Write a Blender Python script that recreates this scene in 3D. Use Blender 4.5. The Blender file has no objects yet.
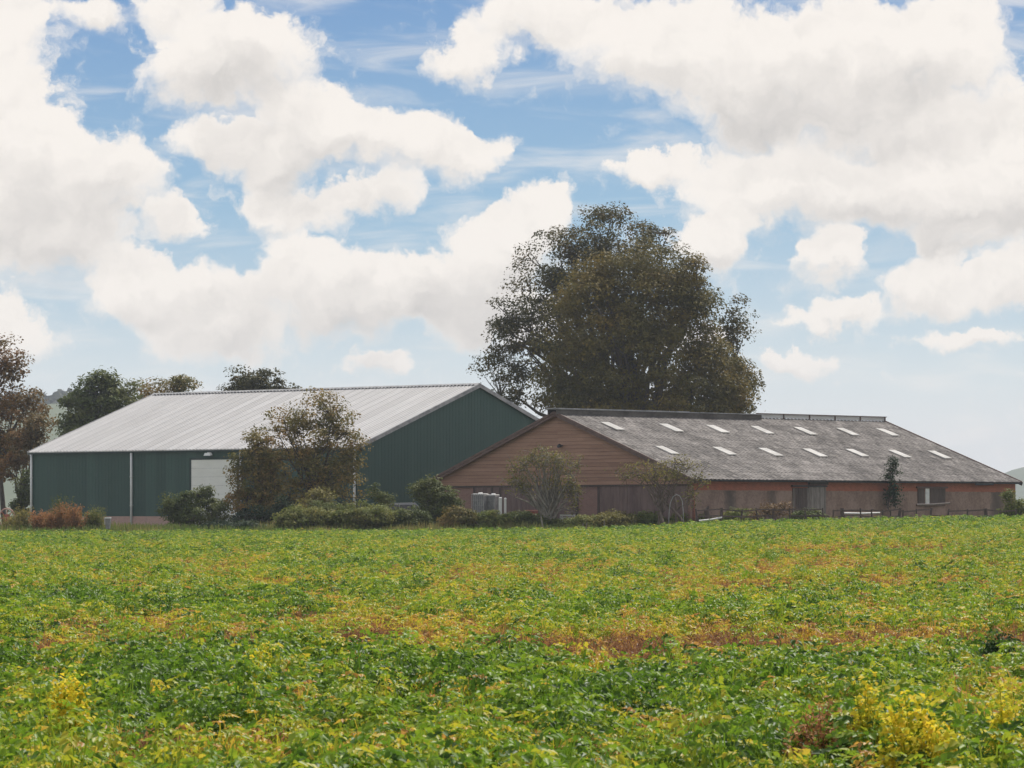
import bpy, math, random
import numpy as np
from mathutils import Vector, Matrix, noise as mnoise

random.seed(7)
RNG = np.random.default_rng(7)
S = bpy.context.scene
COL = S.collection
F = 3500.0          # focal length in picture widths of 1024
E = 1.9             # eye height
HOR = 513.0         # horizon row


def R(d):
    return math.radians(d)


# ------------------------------------------------------------------ terrain
def gz(x, y):
    x = np.asarray(x, float); y = np.asarray(y, float)
    fx = np.interp(x, [-40, -8, 5, 11, 18, 28, 40], [.26, .36, .50, .86, 1.03, 1.22, 1.3])
    t = np.clip((y - 25) / 180.0, 0, 1)
    a = .1 + (fx - .1) * t
    s = np.clip((y - 205) / 9.0, 0, 1); s = s * s * (3 - 2 * s)
    b = np.interp(x, [-10, 8, 14], [.8, .88, .95])
    return a * (1 - s) + b * s


def at(px, Y, py=None):
    x = (px - 512) * Y / F
    z = float(gz(x, Y)) if py is None else E + (HOR - py) * Y / F
    return Vector((x, Y, z))


# ------------------------------------------------------------------ tags
def tag(o, label=None, cat=None, group=None, kind=None):
    if label: o['label'] = label
    if cat: o['category'] = cat
    if group: o['group'] = group
    if kind: o['kind'] = kind
    return o


def thing(name, label, cat, loc=(0, 0, 0), rz=0, group=None):
    o = bpy.data.objects.new(name, None); COL.objects.link(o)
    o.location = loc; o.rotation_euler = (0, 0, rz)
    o.empty_display_size = .3
    return tag(o, label, cat, group)


def copy_tree(o, parent=None):
    c = o.copy(); COL.objects.link(c)
    if parent is not None: c.parent = parent
    for ch in list(o.children): copy_tree(ch, c)
    return c


# ------------------------------------------------------------------ mesh builders
class MB:
    def __init__(s):
        s.v = []; s.f = []; s.r = []; s.smooth = False

    def quad(s, a, b, c, d, r=0.):
        n = len(s.v); s.v += [tuple(a), tuple(b), tuple(c), tuple(d)]; s.f.append((n, n+1, n+2, n+3)); s.r.append(r)

    def poly(s, pts, r=0.):
        n = len(s.v); s.v += [tuple(p) for p in pts]; s.f.append(tuple(range(n, n+len(pts)))); s.r.append(r)

    def hexa(s, p, r=0.):           # 8 corners, bottom 4 then top 4
        n = len(s.v); s.v += [tuple(q) for q in p]
        for f in ((3, 2, 1, 0), (4, 5, 6, 7), (0, 1, 5, 4), (1, 2, 6, 5), (2, 3, 7, 6), (3, 0, 4, 7)):
            s.f.append(tuple(n+i for i in f)); s.r.append(r)

    def box(s, x0, x1, y0, y1, z0, z1, r=0.):
        s.hexa([(x0, y0, z0), (x1, y0, z0), (x1, y1, z0), (x0, y1, z0), (x0, y0, z1), (x1, y0, z1), (x1, y1, z1), (x0, y1, z1)], r)

    def beam(s, a, b, w, h, r=0., up=(0, 0, 1)):
        a = Vector(a); b = Vector(b); d = (b-a).normalized(); u = Vector(up)
        if abs(d.dot(u)) > .95: u = Vector((1, 0, 0))
        sd = d.cross(u).normalized() * w/2; uu = sd.cross(d).normalized() * h/2
        s.hexa([a-sd-uu, a+sd-uu, b+sd-uu, b-sd-uu, a-sd+uu, a+sd+uu, b+sd+uu, b-sd+uu], r)

    def tube(s, pts, rad, n=6, cap=True, r=0.):
        pts = [Vector(p) for p in pts]
        if not hasattr(rad, '__len__'): rad = [rad]*len(pts)
        base = len(s.v)
        for i, p in enumerate(pts):
            d = (pts[min(i+1, len(pts)-1)] - pts[max(i-1, 0)])
            d = d.normalized() if d.length > 1e-9 else Vector((0, 0, 1))
            u = d.orthogonal().normalized() if i == 0 else (u - d*u.dot(d)).normalized()
            w = d.cross(u)
            for k in range(n):
                a = 2*math.pi*k/n
                q = p + (u*math.cos(a) + w*math.sin(a))*rad[i]
                s.v.append(tuple(q))
        for i in range(len(pts)-1):
            for k in range(n):
                k2 = (k+1) % n
                s.f.append((base+i*n+k, base+i*n+k2, base+(i+1)*n+k2, base+(i+1)*n+k)); s.r.append(r)
        if cap:
            s.f.append(tuple(base+k for k in reversed(range(n)))); s.r.append(r)
            s.f.append(tuple(base+(len(pts)-1)*n+k for k in range(n))); s.r.append(r)

    def lathe(s, prof, n=16, c=(0, 0, 0), r=0.):
        base = len(s.v)
        for (rr, z) in prof:
            for k in range(n):
                a = 2*math.pi*k/n
                s.v.append((c[0]+rr*math.cos(a), c[1]+rr*math.sin(a), c[2]+z))
        for i in range(len(prof)-1):
            for k in range(n):
                k2 = (k+1) % n
                s.f.append((base+i*n+k, base+i*n+k2, base+(i+1)*n+k2, base+(i+1)*n+k)); s.r.append(r)
        s.f.append(tuple(base+k for k in reversed(range(n)))); s.r.append(r)
        s.f.append(tuple(base+(len(prof)-1)*n+k for k in range(n))); s.r.append(r)

    def build(s, name, mat, parent=None, bevel=0, smooth=False):
        me = bpy.data.meshes.new(name); me.from_pydata(s.v, [], s.f); me.update()
        a = me.attributes.new('rnd', 'FLOAT', 'FACE'); a.data.foreach_set('value', np.array(s.r, np.float32))
        if smooth: me.polygons.foreach_set('use_smooth', [True]*len(s.f))
        o = bpy.data.objects.new(name, me); COL.objects.link(o)
        if mat: me.materials.append(mat)
        if parent is not None: o.parent = parent
        if bevel:
            m = o.modifiers.new('bevel', 'BEVEL'); m.width = bevel; m.segments = 2; m.limit_method = 'ANGLE'
        return o


def np_mesh(name, V, Q, rnd, mat, parent=None, link=True):
    """V (n,3), Q (m,4) quads, rnd (m,) per-face value"""
    me = bpy.data.meshes.new(name)
    n, m = len(V), len(Q)
    me.vertices.add(n); me.vertices.foreach_set('co', np.ascontiguousarray(V, np.float32).ravel())
    me.loops.add(m*4); me.loops.foreach_set('vertex_index', np.ascontiguousarray(Q, np.int32).ravel())
    me.polygons.add(m); me.polygons.foreach_set('loop_start', np.arange(0, m*4, 4, dtype=np.int32))
    me.update(calc_edges=True)
    a = me.attributes.new('rnd', 'FLOAT', 'FACE'); a.data.foreach_set('value', np.ascontiguousarray(rnd, np.float32))
    if mat: me.materials.append(mat)
    o = bpy.data.objects.new(name, me)
    if link: COL.objects.link(o)
    if parent is not None: o.parent = parent
    return o


def norm(a):
    return a / np.maximum(np.linalg.norm(a, axis=-1, keepdims=True), 1e-9)


def leaf_quads(C, N, size, rng, aspect=.55, fold=.12, T=None):
    """diamond leaves, one folded quad each. C centres, N normals"""
    n = len(C)
    if T is None: T = rng.normal(size=(n, 3))
    N = norm(N); T = norm(T - N*np.sum(T*N, 1, keepdims=True)); B = np.cross(N, T)
    L = size[:, None]*.5; W = L*aspect
    V = np.empty((n, 4, 3))
    V[:, 0] = C - T*L; V[:, 2] = C + T*L - N*L*fold
    V[:, 1] = C + B*W - T*L*.1 + N*L*fold; V[:, 3] = C - B*W - T*L*.1 + N*L*fold
    Q = np.arange(n*4).reshape(n, 4)
    return V.reshape(-1, 3), Q


# ------------------------------------------------------------------ materials
def lin(c):
    return tuple(((v/12.92) if v <= .04045 else ((v+.055)/1.055)**2.4) for v in c)


class NT:
    def __init__(s, tree):
        s.t = tree; s.n = tree.nodes; s.l = tree.links

    def new(s, typ, **kw):
        n = s.n.new(typ)
        for k, v in kw.items(): setattr(n, k, v)
        return n

    def put(s, sock, val):
        if val is None: return
        if isinstance(val, bpy.types.NodeSocket): s.l.new(val, sock)
        else: sock.default_value = val

    def m(s, op, a=None, b=None, c=None, clamp=False):
        n = s.new('ShaderNodeMath', operation=op, use_clamp=clamp)
        for i, v in enumerate((a, b, c)): s.put(n.inputs[i], v)
        return n.outputs[0]

    def v(s, op, a=None, b=None, c=None):
        n = s.new('ShaderNodeVectorMath', operation=op)
        for i, v in enumerate((a, b, c)): s.put(n.inputs[i], v)
        return n.outputs['Value'] if op in ('DOT_PRODUCT', 'LENGTH') else n.outputs[0]

    def mix(s, fac, a, b, typ='MIX'):
        n = s.new('ShaderNodeMix', data_type='RGBA', blend_type=typ)
        s.put(n.inputs[0], fac)
        for sock, val in ((n.inputs[6], a), (n.inputs[7], b)):
            if isinstance(val, tuple) and len(val) == 3: val = (*val, 1)
            s.put(sock, val)
        return n.outputs[2]

    def noise(s, vec, scale, detail=5, rough=.55, dist=0, dims='3D'):
        n = s.new('ShaderNodeTexNoise', noise_dimensions=dims)
        if vec is not None: s.put(n.inputs['Vector'], vec)
        n.inputs['Scale'].default_value = scale; n.inputs['Detail'].default_value = detail
        n.inputs['Roughness'].default_value = rough; n.inputs['Distortion'].default_value = dist
        return n

    def ramp(s, fac, stops, interp='LINEAR'):
        n = s.new('ShaderNodeValToRGB'); cr = n.color_ramp; cr.interpolation = interp
        while len(cr.elements) < len(stops): cr.elements.new(.5)
        for e, (p, c) in zip(cr.elements, stops):
            e.position = p; e.color = (*c, 1) if len(c) == 3 else c
        s.put(n.inputs[0], fac)
        return n.outputs[0]

    def smooth(s, x, a, b):
        n = s.new('ShaderNodeMapRange', interpolation_type='SMOOTHSTEP')
        s.put(n.inputs[0], x); n.inputs[1].default_value = a; n.inputs[2].default_value = b
        return n.outputs[0]


def new_mat(name):
    m = bpy.data.materials.new(name); m.use_nodes = True
    t = NT(m.node_tree); b = t.n['Principled BSDF']
    return m, t, b


def weathered(name, c1, c2, scale=2., rough=.75, stretch=(1, 1, 1), bump=0., spec=.3, fine=.25, metallic=0., rnd_mix=0.):
    m, t, b = new_mat(name)
    co = t.new('ShaderNodeTexCoord').outputs['Object']
    vec = t.v('MULTIPLY', co, stretch)
    n1 = t.noise(vec, scale, 6, .6).outputs[0]
    n2 = t.noise(vec, scale*9, 3, .6).outputs[0]
    f = t.m('ADD', t.m('MULTIPLY', n1, 1-fine), t.m('MULTIPLY', n2, fine))
    f = t.smooth(f, .3, .7)
    if rnd_mix:
        at_ = t.new('ShaderNodeAttribute', attribute_name='rnd').outputs['Fac']
        f = t.m('ADD', t.m('MULTIPLY', f, 1-rnd_mix), t.m('MULTIPLY', at_, rnd_mix))
    t.put(b.inputs['Base Color'], t.mix(f, c1, c2))
    b.inputs['Roughness'].default_value = rough; b.inputs['Specular IOR Level'].default_value = spec
    b.inputs['Metallic'].default_value = metallic
    if bump:
        bn = t.new('ShaderNodeBump'); bn.inputs['Strength'].default_value = bump; bn.inputs['Distance'].default_value = .02
        t.put(bn.inputs['Height'], n2); t.put(b.inputs['Normal'], bn.outputs[0])
    return m


def leaf_mat(name, cols, transl=.3, rough=.65, clump=.35, clump_scale=.35, inst=False, spec=.12):
    m, t, b = new_mat(name)
    a = t.new('ShaderNodeAttribute', attribute_name='rnd').outputs['Fac']
    geo = t.new('ShaderNodeNewGeometry').outputs['Position']
    nz = t.noise(geo, clump_scale, 3, .55).outputs[0]
    nz = t.smooth(nz, .3, .7)
    if inst:
        ti = t.new('ShaderNodeAttribute', attribute_name='tint', attribute_type='INSTANCER').outputs['Fac']
        # leaf to leaf spread round the plant's own tint, yellow leaves scattered in
        f = t.m('ADD', ti, t.m('MULTIPLY', t.m('SUBTRACT', a, .45), .42), clamp=True)
    else:
        f = t.m('ADD', t.m('MULTIPLY', a, 1-clump), t.m('MULTIPLY', nz, clump))
    col = t.ramp(f, cols)
    t.put(b.inputs['Base Color'], col)
    b.inputs['Roughness'].default_value = rough; b.inputs['Specular IOR Level'].default_value = spec
    tr = t.new('ShaderNodeBsdfTranslucent'); t.put(tr.inputs['Color'], t.mix(.5, col, (.9, .95, .35), 'MULTIPLY') if False else col)
    mx = t.new('ShaderNodeMixShader'); mx.inputs[0].default_value = transl
    t.l.new(b.outputs[0], mx.inputs[1]); t.l.new(tr.outputs[0], mx.inputs[2])
    t.l.new(mx.outputs[0], t.n['Material Output'].inputs['Surface'])
    return m


MAT = {}
MAT['bark'] = weathered('bark', (.045, .035, .028), (.12, .10, .08), 4, .9, (1, 1, .3), bump=.5)
MAT['pale_bark'] = weathered('pale_bark', (.13, .11, .085), (.30, .27, .22), 5, .9, (1, 1, .4), bump=.4)
MAT['brown_bark'] = weathered('brown_bark', (.075, .055, .042), (.19, .15, .115), 5, .9, (1, 1, .4), bump=.4)
MAT['white_paint'] = weathered('white_paint', (.66, .65, .62), (.80, .79, .76), 1.5, .5)
MAT['green_clad_dark'] = weathered('dark_green_trim', (.022, .04, .038), (.03, .052, .05), 2, .5)
MAT['dark_wood'] = weathered('dark_wood', (.06, .045, .038), (.15, .11, .095), 3, .85, (3, 3, .5), bump=.4, rnd_mix=.4)
MAT['grey_wood'] = weathered('grey_wood', (.14, .115, .10), (.34, .30, .27), 4, .9, (3, 3, .5), bump=.4, rnd_mix=.4)
MAT['fascia'] = weathered('fascia_board', (.10, .066, .055), (.21, .14, .12), 2, .8, (1, 1, 4), rnd_mix=.3)
MAT['black_metal'] = weathered('black_metal', (.02, .02, .022), (.05, .05, .05), 3, .5)
MAT['pale_plastic'] = weathered('pale_plastic', (.55, .53, .5), (.75, .73, .7), 3, .5)
MAT['grey_plastic'] = weathered('grey_plastic', (.16, .16, .165), (.32, .31, .31), 3, .5)
MAT['red_paint'] = weathered('red_paint', (.30, .07, .05), (.45, .14, .10), 5, .6)
MAT['lead'] = weathered('lead_flashing', (.20, .20, .20), (.42, .41, .40), 2, .6)


def brick_mat(name, ca, cb, mortar, dirt, dirt_amt=.35):
    m, t, b = new_mat(name)
    co = t.new('ShaderNodeTexCoord').outputs['Object']
    sp = t.new('ShaderNodeSeparateXYZ'); t.put(sp.inputs[0], co)
    u = t.m('ADD', sp.outputs[0], sp.outputs[1])
    cb_ = t.new('ShaderNodeCombineXYZ'); t.put(cb_.inputs[0], u); t.put(cb_.inputs[1], sp.outputs[2])
    br = t.new('ShaderNodeTexBrick'); t.put(br.inputs['Vector'], cb_.outputs[0])
    br.inputs['Color1'].default_value = (*ca, 1); br.inputs['Color2'].default_value = (*cb, 1); br.inputs['Mortar'].default_value = (*mortar, 1)
    br.inputs['Scale'].default_value = 1; br.inputs['Brick Width'].default_value = .22; br.inputs['Row Height'].default_value = .075
    br.inputs['Mortar Size'].default_value = .01; br.inputs['Bias'].default_value = -.1
    n = t.noise(t.v('MULTIPLY', co, (1, 1, 1.6)), .7, 7, .65).outputs[0]
    n2 = t.noise(t.v('MULTIPLY', co, (2.5, 2.5, .25)), 1.2, 4, .6).outputs[0]
    f = t.m('MULTIPLY', t.smooth(t.m('ADD', t.m('MULTIPLY', n, .6), t.m('MULTIPLY', n2, .4)), .38, .68), dirt_amt)
    t.put(b.inputs['Base Color'], t.mix(f, br.outputs[0], dirt))
    b.inputs['Roughness'].default_value = .9; b.inputs['Specular IOR Level'].default_value = .2
    bn = t.new('ShaderNodeBump'); bn.inputs['Strength'].default_value = .4; bn.inputs['Distance'].default_value = .008
    t.put(bn.inputs['Height'], br.outputs['Fac']); bn.invert = True; t.put(b.inputs['Normal'], bn.outputs[0])
    return m


MAT['brick_red'] = brick_mat('red_brick', (.47, .132, .072), (.34, .09, .052), (.34, .2, .15), (.24, .11, .075), .5)
MAT['brick_plinth'] = brick_mat('pale_red_brick', (.52, .30, .24), (.44, .25, .2), (.5, .42, .37), (.36, .26, .22), .5)
MAT['brick_gable'] = brick_mat('brown_red_brick', (.33, .18, .14), (.26, .135, .11), (.3, .23, .2), (.20, .135, .115), .5)
m, t, bb = new_mat('weathered_render')
co = t.new('ShaderNodeTexCoord').outputs['Object']
spx = t.new('ShaderNodeSeparateXYZ'); t.put(spx.inputs[0], co)
n1 = t.noise(t.v('MULTIPLY', co, (1, 1, .7)), .8, 6, .6).outputs[0]; n2 = t.noise(co, 7., 4, .65).outputs[0]
fq = t.smooth(t.m('ADD', t.m('MULTIPLY', n1, .65), t.m('MULTIPLY', n2, .35)), .34, .66)
cA = t.mix(fq, (.19, .125, .098), (.35, .245, .195))
wob = t.m('MULTIPLY', t.m('SUBTRACT', t.noise(co, 1.6, 5, .6).outputs[0], .5), 1.1)
for (sx, sw, st) in ((3.45, .55, .75), (10.55, .6, .7), (29.0, .8, .75), (7.2, .5, .5)):     # algae stains below leaking gutters
    dx = t.m('DIVIDE', t.m('ADD', t.m('ADD', spx.outputs[0], -sx), wob), sw)
    k_ = t.m('SUBTRACT', 1, t.m('MULTIPLY', dx, dx), clamp=True)
    cA = t.mix(t.m('MULTIPLY', k_, st), cA, (.085, .075, .065))
t.put(bb.inputs['Base Color'], cA); bb.inputs['Roughness'].default_value = .92; bb.inputs['Specular IOR Level'].default_value = .2
MAT['render'] = m


def sheet_mat(name, c1, c2, axis, width, streak_stretch, rough=.45, seam=None, spec=.4, contrast=.35, metal=0.):
    """profiled sheet: tone changes from sheet to sheet plus streaks that run down the slope"""
    m, t, b = new_mat(name)
    co = t.new('ShaderNodeTexCoord').outputs['Object']
    sp = t.new('ShaderNodeSeparateXYZ'); t.put(sp.inputs[0], co)
    k = t.m('FLOOR', t.m('DIVIDE', sp.outputs[axis], width))
    wn = t.new('ShaderNodeTexWhiteNoise', noise_dimensions='1D'); t.put(wn.inputs['W'], k)
    n = t.noise(t.v('MULTIPLY', co, streak_stretch), 1., 6, .65).outputs[0]
    n3 = t.noise(co, 9., 4, .7).outputs[0]
    f = t.m('ADD', t.m('ADD', t.m('MULTIPLY', wn.outputs[0], contrast), t.m('MULTIPLY', n, .75-contrast*.5)), t.m('MULTIPLY', n3, .25))
    f = t.smooth(f, .3, .9)
    col = t.mix(f, c1, c2)
    if seam:
        fr = t.m('FRACT', t.m('DIVIDE', sp.outputs[axis], width))
        col = t.mix(t.m('MULTIPLY', t.m('LESS_THAN', fr, .06), .6), col, seam)
    t.put(b.inputs['Base Color'], col)
    b.inputs['Roughness'].default_value = rough; b.inputs['Specular IOR Level'].default_value = spec
    b.inputs['Metallic'].default_value = metal
    return m


MAT['hall_roof'] = sheet_mat('pale_steel_roofing', (.40, .385, .37), (.58, .565, .55), 1, 1.0, (.25, 2.2, .25), .5, (.30, .29, .28), contrast=.16)
MAT['hall_clad'] = sheet_mat('dark_green_cladding', (.021, .060, .046), (.040, .092, .074), 1, 1.0, (1.5, 1.5, .12), .5, (.034, .062, .058))


# ------------------------------------------------------------------ camera
cam = bpy.data.cameras.new('camera'); camo = bpy.data.objects.new('camera', cam); COL.objects.link(camo)
camo.location = (0, 0, E); camo.rotation_euler = (R(90), 0, 0)
cam.sensor_width = 36; cam.lens = F * 36 / 1024; cam.shift_y = (HOR - 384) / 1024
cam.clip_start = .5; cam.clip_end = 20000
cam.dof.use_dof = True; cam.dof.focus_distance = 140; cam.dof.aperture_fstop = 16
S.camera = camo

# ------------------------------------------------------------------ sun + sky
SUN_EL, SUN_AZ = 52., 25.      # azimuth measured clockwise from +Y: high, beyond the farm and a little to the right
sd = Vector((math.sin(R(SUN_AZ))*math.cos(R(SUN_EL)), math.cos(R(SUN_AZ))*math.cos(R(SUN_EL)), math.sin(R(SUN_EL))))
sun = bpy.data.lights.new('sun', 'SUN'); suno = bpy.data.objects.new('sun', sun); COL.objects.link(suno)
sun.energy = 3.0; sun.angle = R(2.5); sun.color = (1, .95, .87)
suno.rotation_euler = (-sd).to_track_quat('-Z', 'Y').to_euler(); suno.location = (0, 0, 60)

W = bpy.data.worlds.new('World'); S.world = W; W.use_nodes = True
t = NT(W.node_tree); bg = t.n['Background']; bg.inputs['Strength'].default_value = .1
sky = t.new('ShaderNodeTexSky', sky_type='NISHITA', sun_disc=False, sun_elevation=R(SUN_EL), sun_rotation=R(SUN_AZ),
            air_density=1.0, dust_density=.6, ozone_density=2.5, altitude=0)
d = t.new('ShaderNodeTexCoord').outputs['Generated']
sp = t.new('ShaderNodeSeparateXYZ'); t.put(sp.inputs[0], d)
az = t.m('ARCTAN2', sp.outputs[0], sp.outputs[1]); el = t.m('ARCSINE', sp.outputs[2])
# sky coordinates: tenths of degrees would do as well; one unit is 1/35 rad
qx = t.m('MULTIPLY_ADD', az, 35., 5.12); qy = t.m('MULTIPLY_ADD', el, -35., 5.13)
cmb = t.new('ShaderNodeCombineXYZ'); t.put(cmb.inputs[0], qx); t.put(cmb.inputs[1], qy)
P0 = cmb.outputs[0]
w1 = t.noise(P0, 1.1, 6, .58); w2 = t.noise(t.v('ADD', P0, (7.3, 3.1, 5)), 3.4, 5, .6)
wv = t.v('ADD', t.v('MULTIPLY', t.v('SUBTRACT', w1.outputs[1], (.5, .5, .5)), (1.0, .8, 0)),
         t.v('MULTIPLY', t.v('SUBTRACT', w2.outputs[1], (.5, .5, .5)), (.38, .38, 0)))
P = t.v('ADD', P0, wv)
BLOBS = [  # x, y, rx, ry (unit = 100 px of the sky window)
    (.1, .35, .7, .7), (.2, 1.3, .85, .95), (.95, 1.85, 1.1, .75), (.3, 2.2, 1.5, .55), (1.75, 2.3, .35, .3), (.95, .2, .45, .3), (-.7, .9, 1.0, 1.4), (.5, 2.55, 1.4, .45),
    (1.75, .1, .5, .4), (1.85, .75, .7, .65), (2.55, .6, .9, .6), (3.2, 1.25, 1.1, .6), (4.2, 1.5, .85, .5), (4.8, 1.65, .5, .42), (2.7, 1.65, .6, .45), (2.8, 2.1, .65, .34), (3.65, 2.0, .85, .36), (2.2, 1.45, .5, .4),
    (1.45, 2.95, .75, .5), (2.0, 3.1, 1.1, .6), (3.1, 2.65, .75, .5), (3.4, 3.0, 1.3, .55), (4.4, 2.85, 1.1, .5), (5.1, 2.5, .8, .55), (5.45, 2.25, .5, .45), (5.0, 3.2, 1.1, .4), (3.8, 3.62, .45, .18), (7.0, 2.5, .45, .5), (2.2, 3.45, 1.0, .4),
    (.05, 3.3, .62, .5),
    (5.4, .2, 1.0, .45), (4.7, .62, .6, .42), (6.4, .5, 1.2, .75), (7.5, .65, 1.4, .95), (8.7, .6, 1.3, .85), (9.4, .6, 1.0, .8), (8.0, 1.2, 1.7, .6), (10.3, 1.2, .7, .6), (9.4, 1.4, 1.0, .5),
    (6.45, 1.7, .6, .24), (7.3, 1.95, .8, .55), (8.2, 1.95, 1.1, .55), (9.3, 2.05, 1.4, .65), (10.2, 2.0, .9, .8), (7.2, 2.4, .4, .45), (8.25, 2.65, .4, .42),
    (9.5, 2.45, .6, .3), (9.4, 2.9, 1.0, .4), (10.2, 2.85, .6, .4), (8.4, 3.17, .7, .2), (9.65, 3.42, .8, .18), (7.9, 3.55, .55, .24), (6.95, 3.4, .5, .3),
]
acc = None
for (bx, by, rx, ry) in BLOBS:      # z of q is always 1: the sum's z is the cover, its y the height within the clouds
    Pk = P if acc is None else t.v('MULTIPLY_ADD', acc, (1e-6, 1e-6, 1e-6), P)   # keeps the sum in order
    q = t.v('MULTIPLY_ADD', Pk, (1/rx, 1/ry, 0), (-bx/rx, -by/ry, 1))
    w = t.m('MAXIMUM', t.m('SUBTRACT', 2., t.v('DOT_PRODUCT', q, q)), 0.)
    cw = t.new('ShaderNodeCombineXYZ'); ww = t.m('MULTIPLY', w, w)
    for k_ in range(3): t.put(cw.inputs[k_], ww)
    acc = t.v('MULTIPLY_ADD', q, cw.outputs[0], acc if acc is not None else (0, 0, 0))
GREY = [(8.2, 1.2, 2.4, .75), (.3, 2.3, 2.0, .75), (9.2, 2.3, 1.8, .45), (3.0, 1.7, 1.2, .5), (3.3, 3.3, 2.2, .6), (2.4, .95, 1.0, .5), (5.0, 3.0, 1.0, .5)]
sv = t.new('ShaderNodeSeparateXYZ'); t.put(sv.inputs[0], acc); fs = sv.outputs[2]
gacc = None
for (bx, by, rx, ry) in GREY:       # flat grey bases of the larger clouds
    Pk = t.v('MULTIPLY_ADD', acc if gacc is None else gacc, (1e-6, 1e-6, 1e-6), P)
    q = t.v('MULTIPLY_ADD', Pk, (1/rx, 1/ry, 0), (-bx/rx, -by/ry, 1))
    w = t.m('MAXIMUM', t.m('SUBTRACT', 2., t.v('DOT_PRODUCT', q, q)), 0.)
    cw = t.new('ShaderNodeCombineXYZ')
    for k_ in range(3): t.put(cw.inputs[k_], w)
    gacc = t.v('ADD', cw.outputs[0], gacc if gacc is not None else (0, 0, 0))
sg = t.new('ShaderNodeSeparateXYZ'); t.put(sg.inputs[0], gacc)
relv = t.m('DIVIDE', sv.outputs[1], t.m('ADD', fs, .05))
# the rest of the sky, outside the window looked at: free-running cumulus
out_w = t.m('MAXIMUM', t.smooth(el, .17, .30), t.smooth(t.m('ABSOLUTE', az), .18, .3))
gen = t.m('MULTIPLY', t.smooth(t.noise(t.v('MULTIPLY', P0, (1, 1.6, 1)), .22, 6, .55).outputs[0], .42, .62), .9)
fs = t.m('ADD', fs, t.m('MULTIPLY', gen, out_w))
det = t.noise(t.v('ADD', P0, wv), 2.6, 10, .66).outputs[0]
vor = t.new('ShaderNodeTexVoronoi', feature='SMOOTH_F1'); t.put(vor.inputs['Vector'], t.v('ADD', P0, t.v('MULTIPLY', wv, (.6, .6, 0))))
vor.inputs['Scale'].default_value = 2.7; vor.inputs['Detail'].default_value = 3; vor.inputs['Roughness'].default_value = .55; vor.inputs['Smoothness'].default_value = .35
bil = t.m('SUBTRACT', .42, vor.outputs['Distance'])
ff = t.m('ADD', t.m('MINIMUM', fs, .9), t.m('ADD', t.m('MULTIPLY', t.m('SUBTRACT', det, .5), 1.1), t.m('MULTIPLY', bil, .30)))
alpha = t.m('ADD', t.m('MULTIPLY', t.smooth(ff, -.12, .28), t.m('SUBTRACT', 1, t.smooth(relv, -.15, .35))), t.m('MULTIPLY', t.smooth(ff, -.20, .62), t.smooth(relv, -.15, .35)))
# soft veil and streaks
veil = t.noise(t.v('MULTIPLY', P0, (.5, 2.6, 1)), 1.1, 6, .55, .6).outputs[0]
veil = t.m('MULTIPLY', t.smooth(veil, .44, .76), .6)
alpha = t.m('MAXIMUM', alpha, veil)
# relief of the billows: light from up-left
ro = t.noise(t.v('ADD', P, (-.10, -.14, 0)), 1.7, 7, .6).outputs[0]
rn = t.noise(P, 1.7, 7, .6).outputs[0]
rel = t.m('SUBTRACT', rn, ro)
shade = t.m('ADD', t.smooth(relv, .0, .62), t.m('MULTIPLY', rel, -1.7))
thick = t.smooth(fs, .25, 1.1)
shade = t.m('ADD', t.m('MULTIPLY', shade, .55), t.m('MULTIPLY', sg.outputs[0], .42))
shade = t.m('MULTIPLY', t.m('ADD', shade, 0, clamp=True), t.m('MULTIPLY_ADD', thick, .7, .3))
ccol = t.mix(shade, (5.4, 5.1, 4.78), (2.95, 2.85, 2.8))
# clear sky: the physical sky, deepened upwards
grad = t.ramp(t.m('MULTIPLY', el, 1/.16, clamp=True), [(0, (.73, .75, .78)), (.25, (.56, .65, .73)), (.55, (.20, .385, .585)), (1, (.055, .19, .46))])
skyc = t.mix(.85, sky.outputs[0], t.mix(1., (5.95, 5.95, 5.95), grad, 'MULTIPLY'))
skyc = t.mix(1., skyc, (.93, .93, .93), 'MULTIPLY')
low = t.m('SUBTRACT', 1, t.smooth(el, 0, .055))
fin = t.mix(alpha, skyc, ccol)
fin = t.mix(t.m('MULTIPLY', low, .7), fin, (4.6, 4.6, 4.7))
t.put(bg.inputs['Color'], fin)

S.view_settings.view_transform = 'Standard'; S.view_settings.look = 'None'
S.view_settings.exposure = .85; S.view_settings.gamma = 1; S.view_settings.use_curve_mapping = False
S.render.engine = 'CYCLES'
cy = S.cycles
cy.use_denoising = True; cy.denoiser = 'OPENIMAGEDENOISE'; cy.denoising_input_passes = 'RGB_ALBEDO_NORMAL'; cy.denoising_prefilter = 'ACCURATE'
cy.max_bounces = 6; cy.diffuse_bounces = 3; cy.glossy_bounces = 2; cy.transmission_bounces = 3; cy.transparent_max_bounces = 4; cy.volume_bounces = 0
cy.sample_clamp_indirect = 6
W.cycles.sampling_method = 'MANUAL'; W.cycles.sample_map_resolution = 512

# ------------------------------------------------------------------ ground
def grid(name, xs, ys, zf, mat, kind='structure'):
    X, Y = np.meshgrid(xs, ys); Z = zf(X, Y)
    V = np.stack([X, Y, Z], -1).reshape(-1, 3)
    nx, ny = len(xs), len(ys)
    i = np.arange(nx*ny).reshape(ny, nx)
    Q = np.stack([i[:-1, :-1], i[:-1, 1:], i[1:, 1:], i[1:, :-1]], -1).reshape(-1, 4)
    o = np_mesh(name, V, Q, np.zeros(len(Q)), mat)
    return tag(o, kind=kind)


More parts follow.
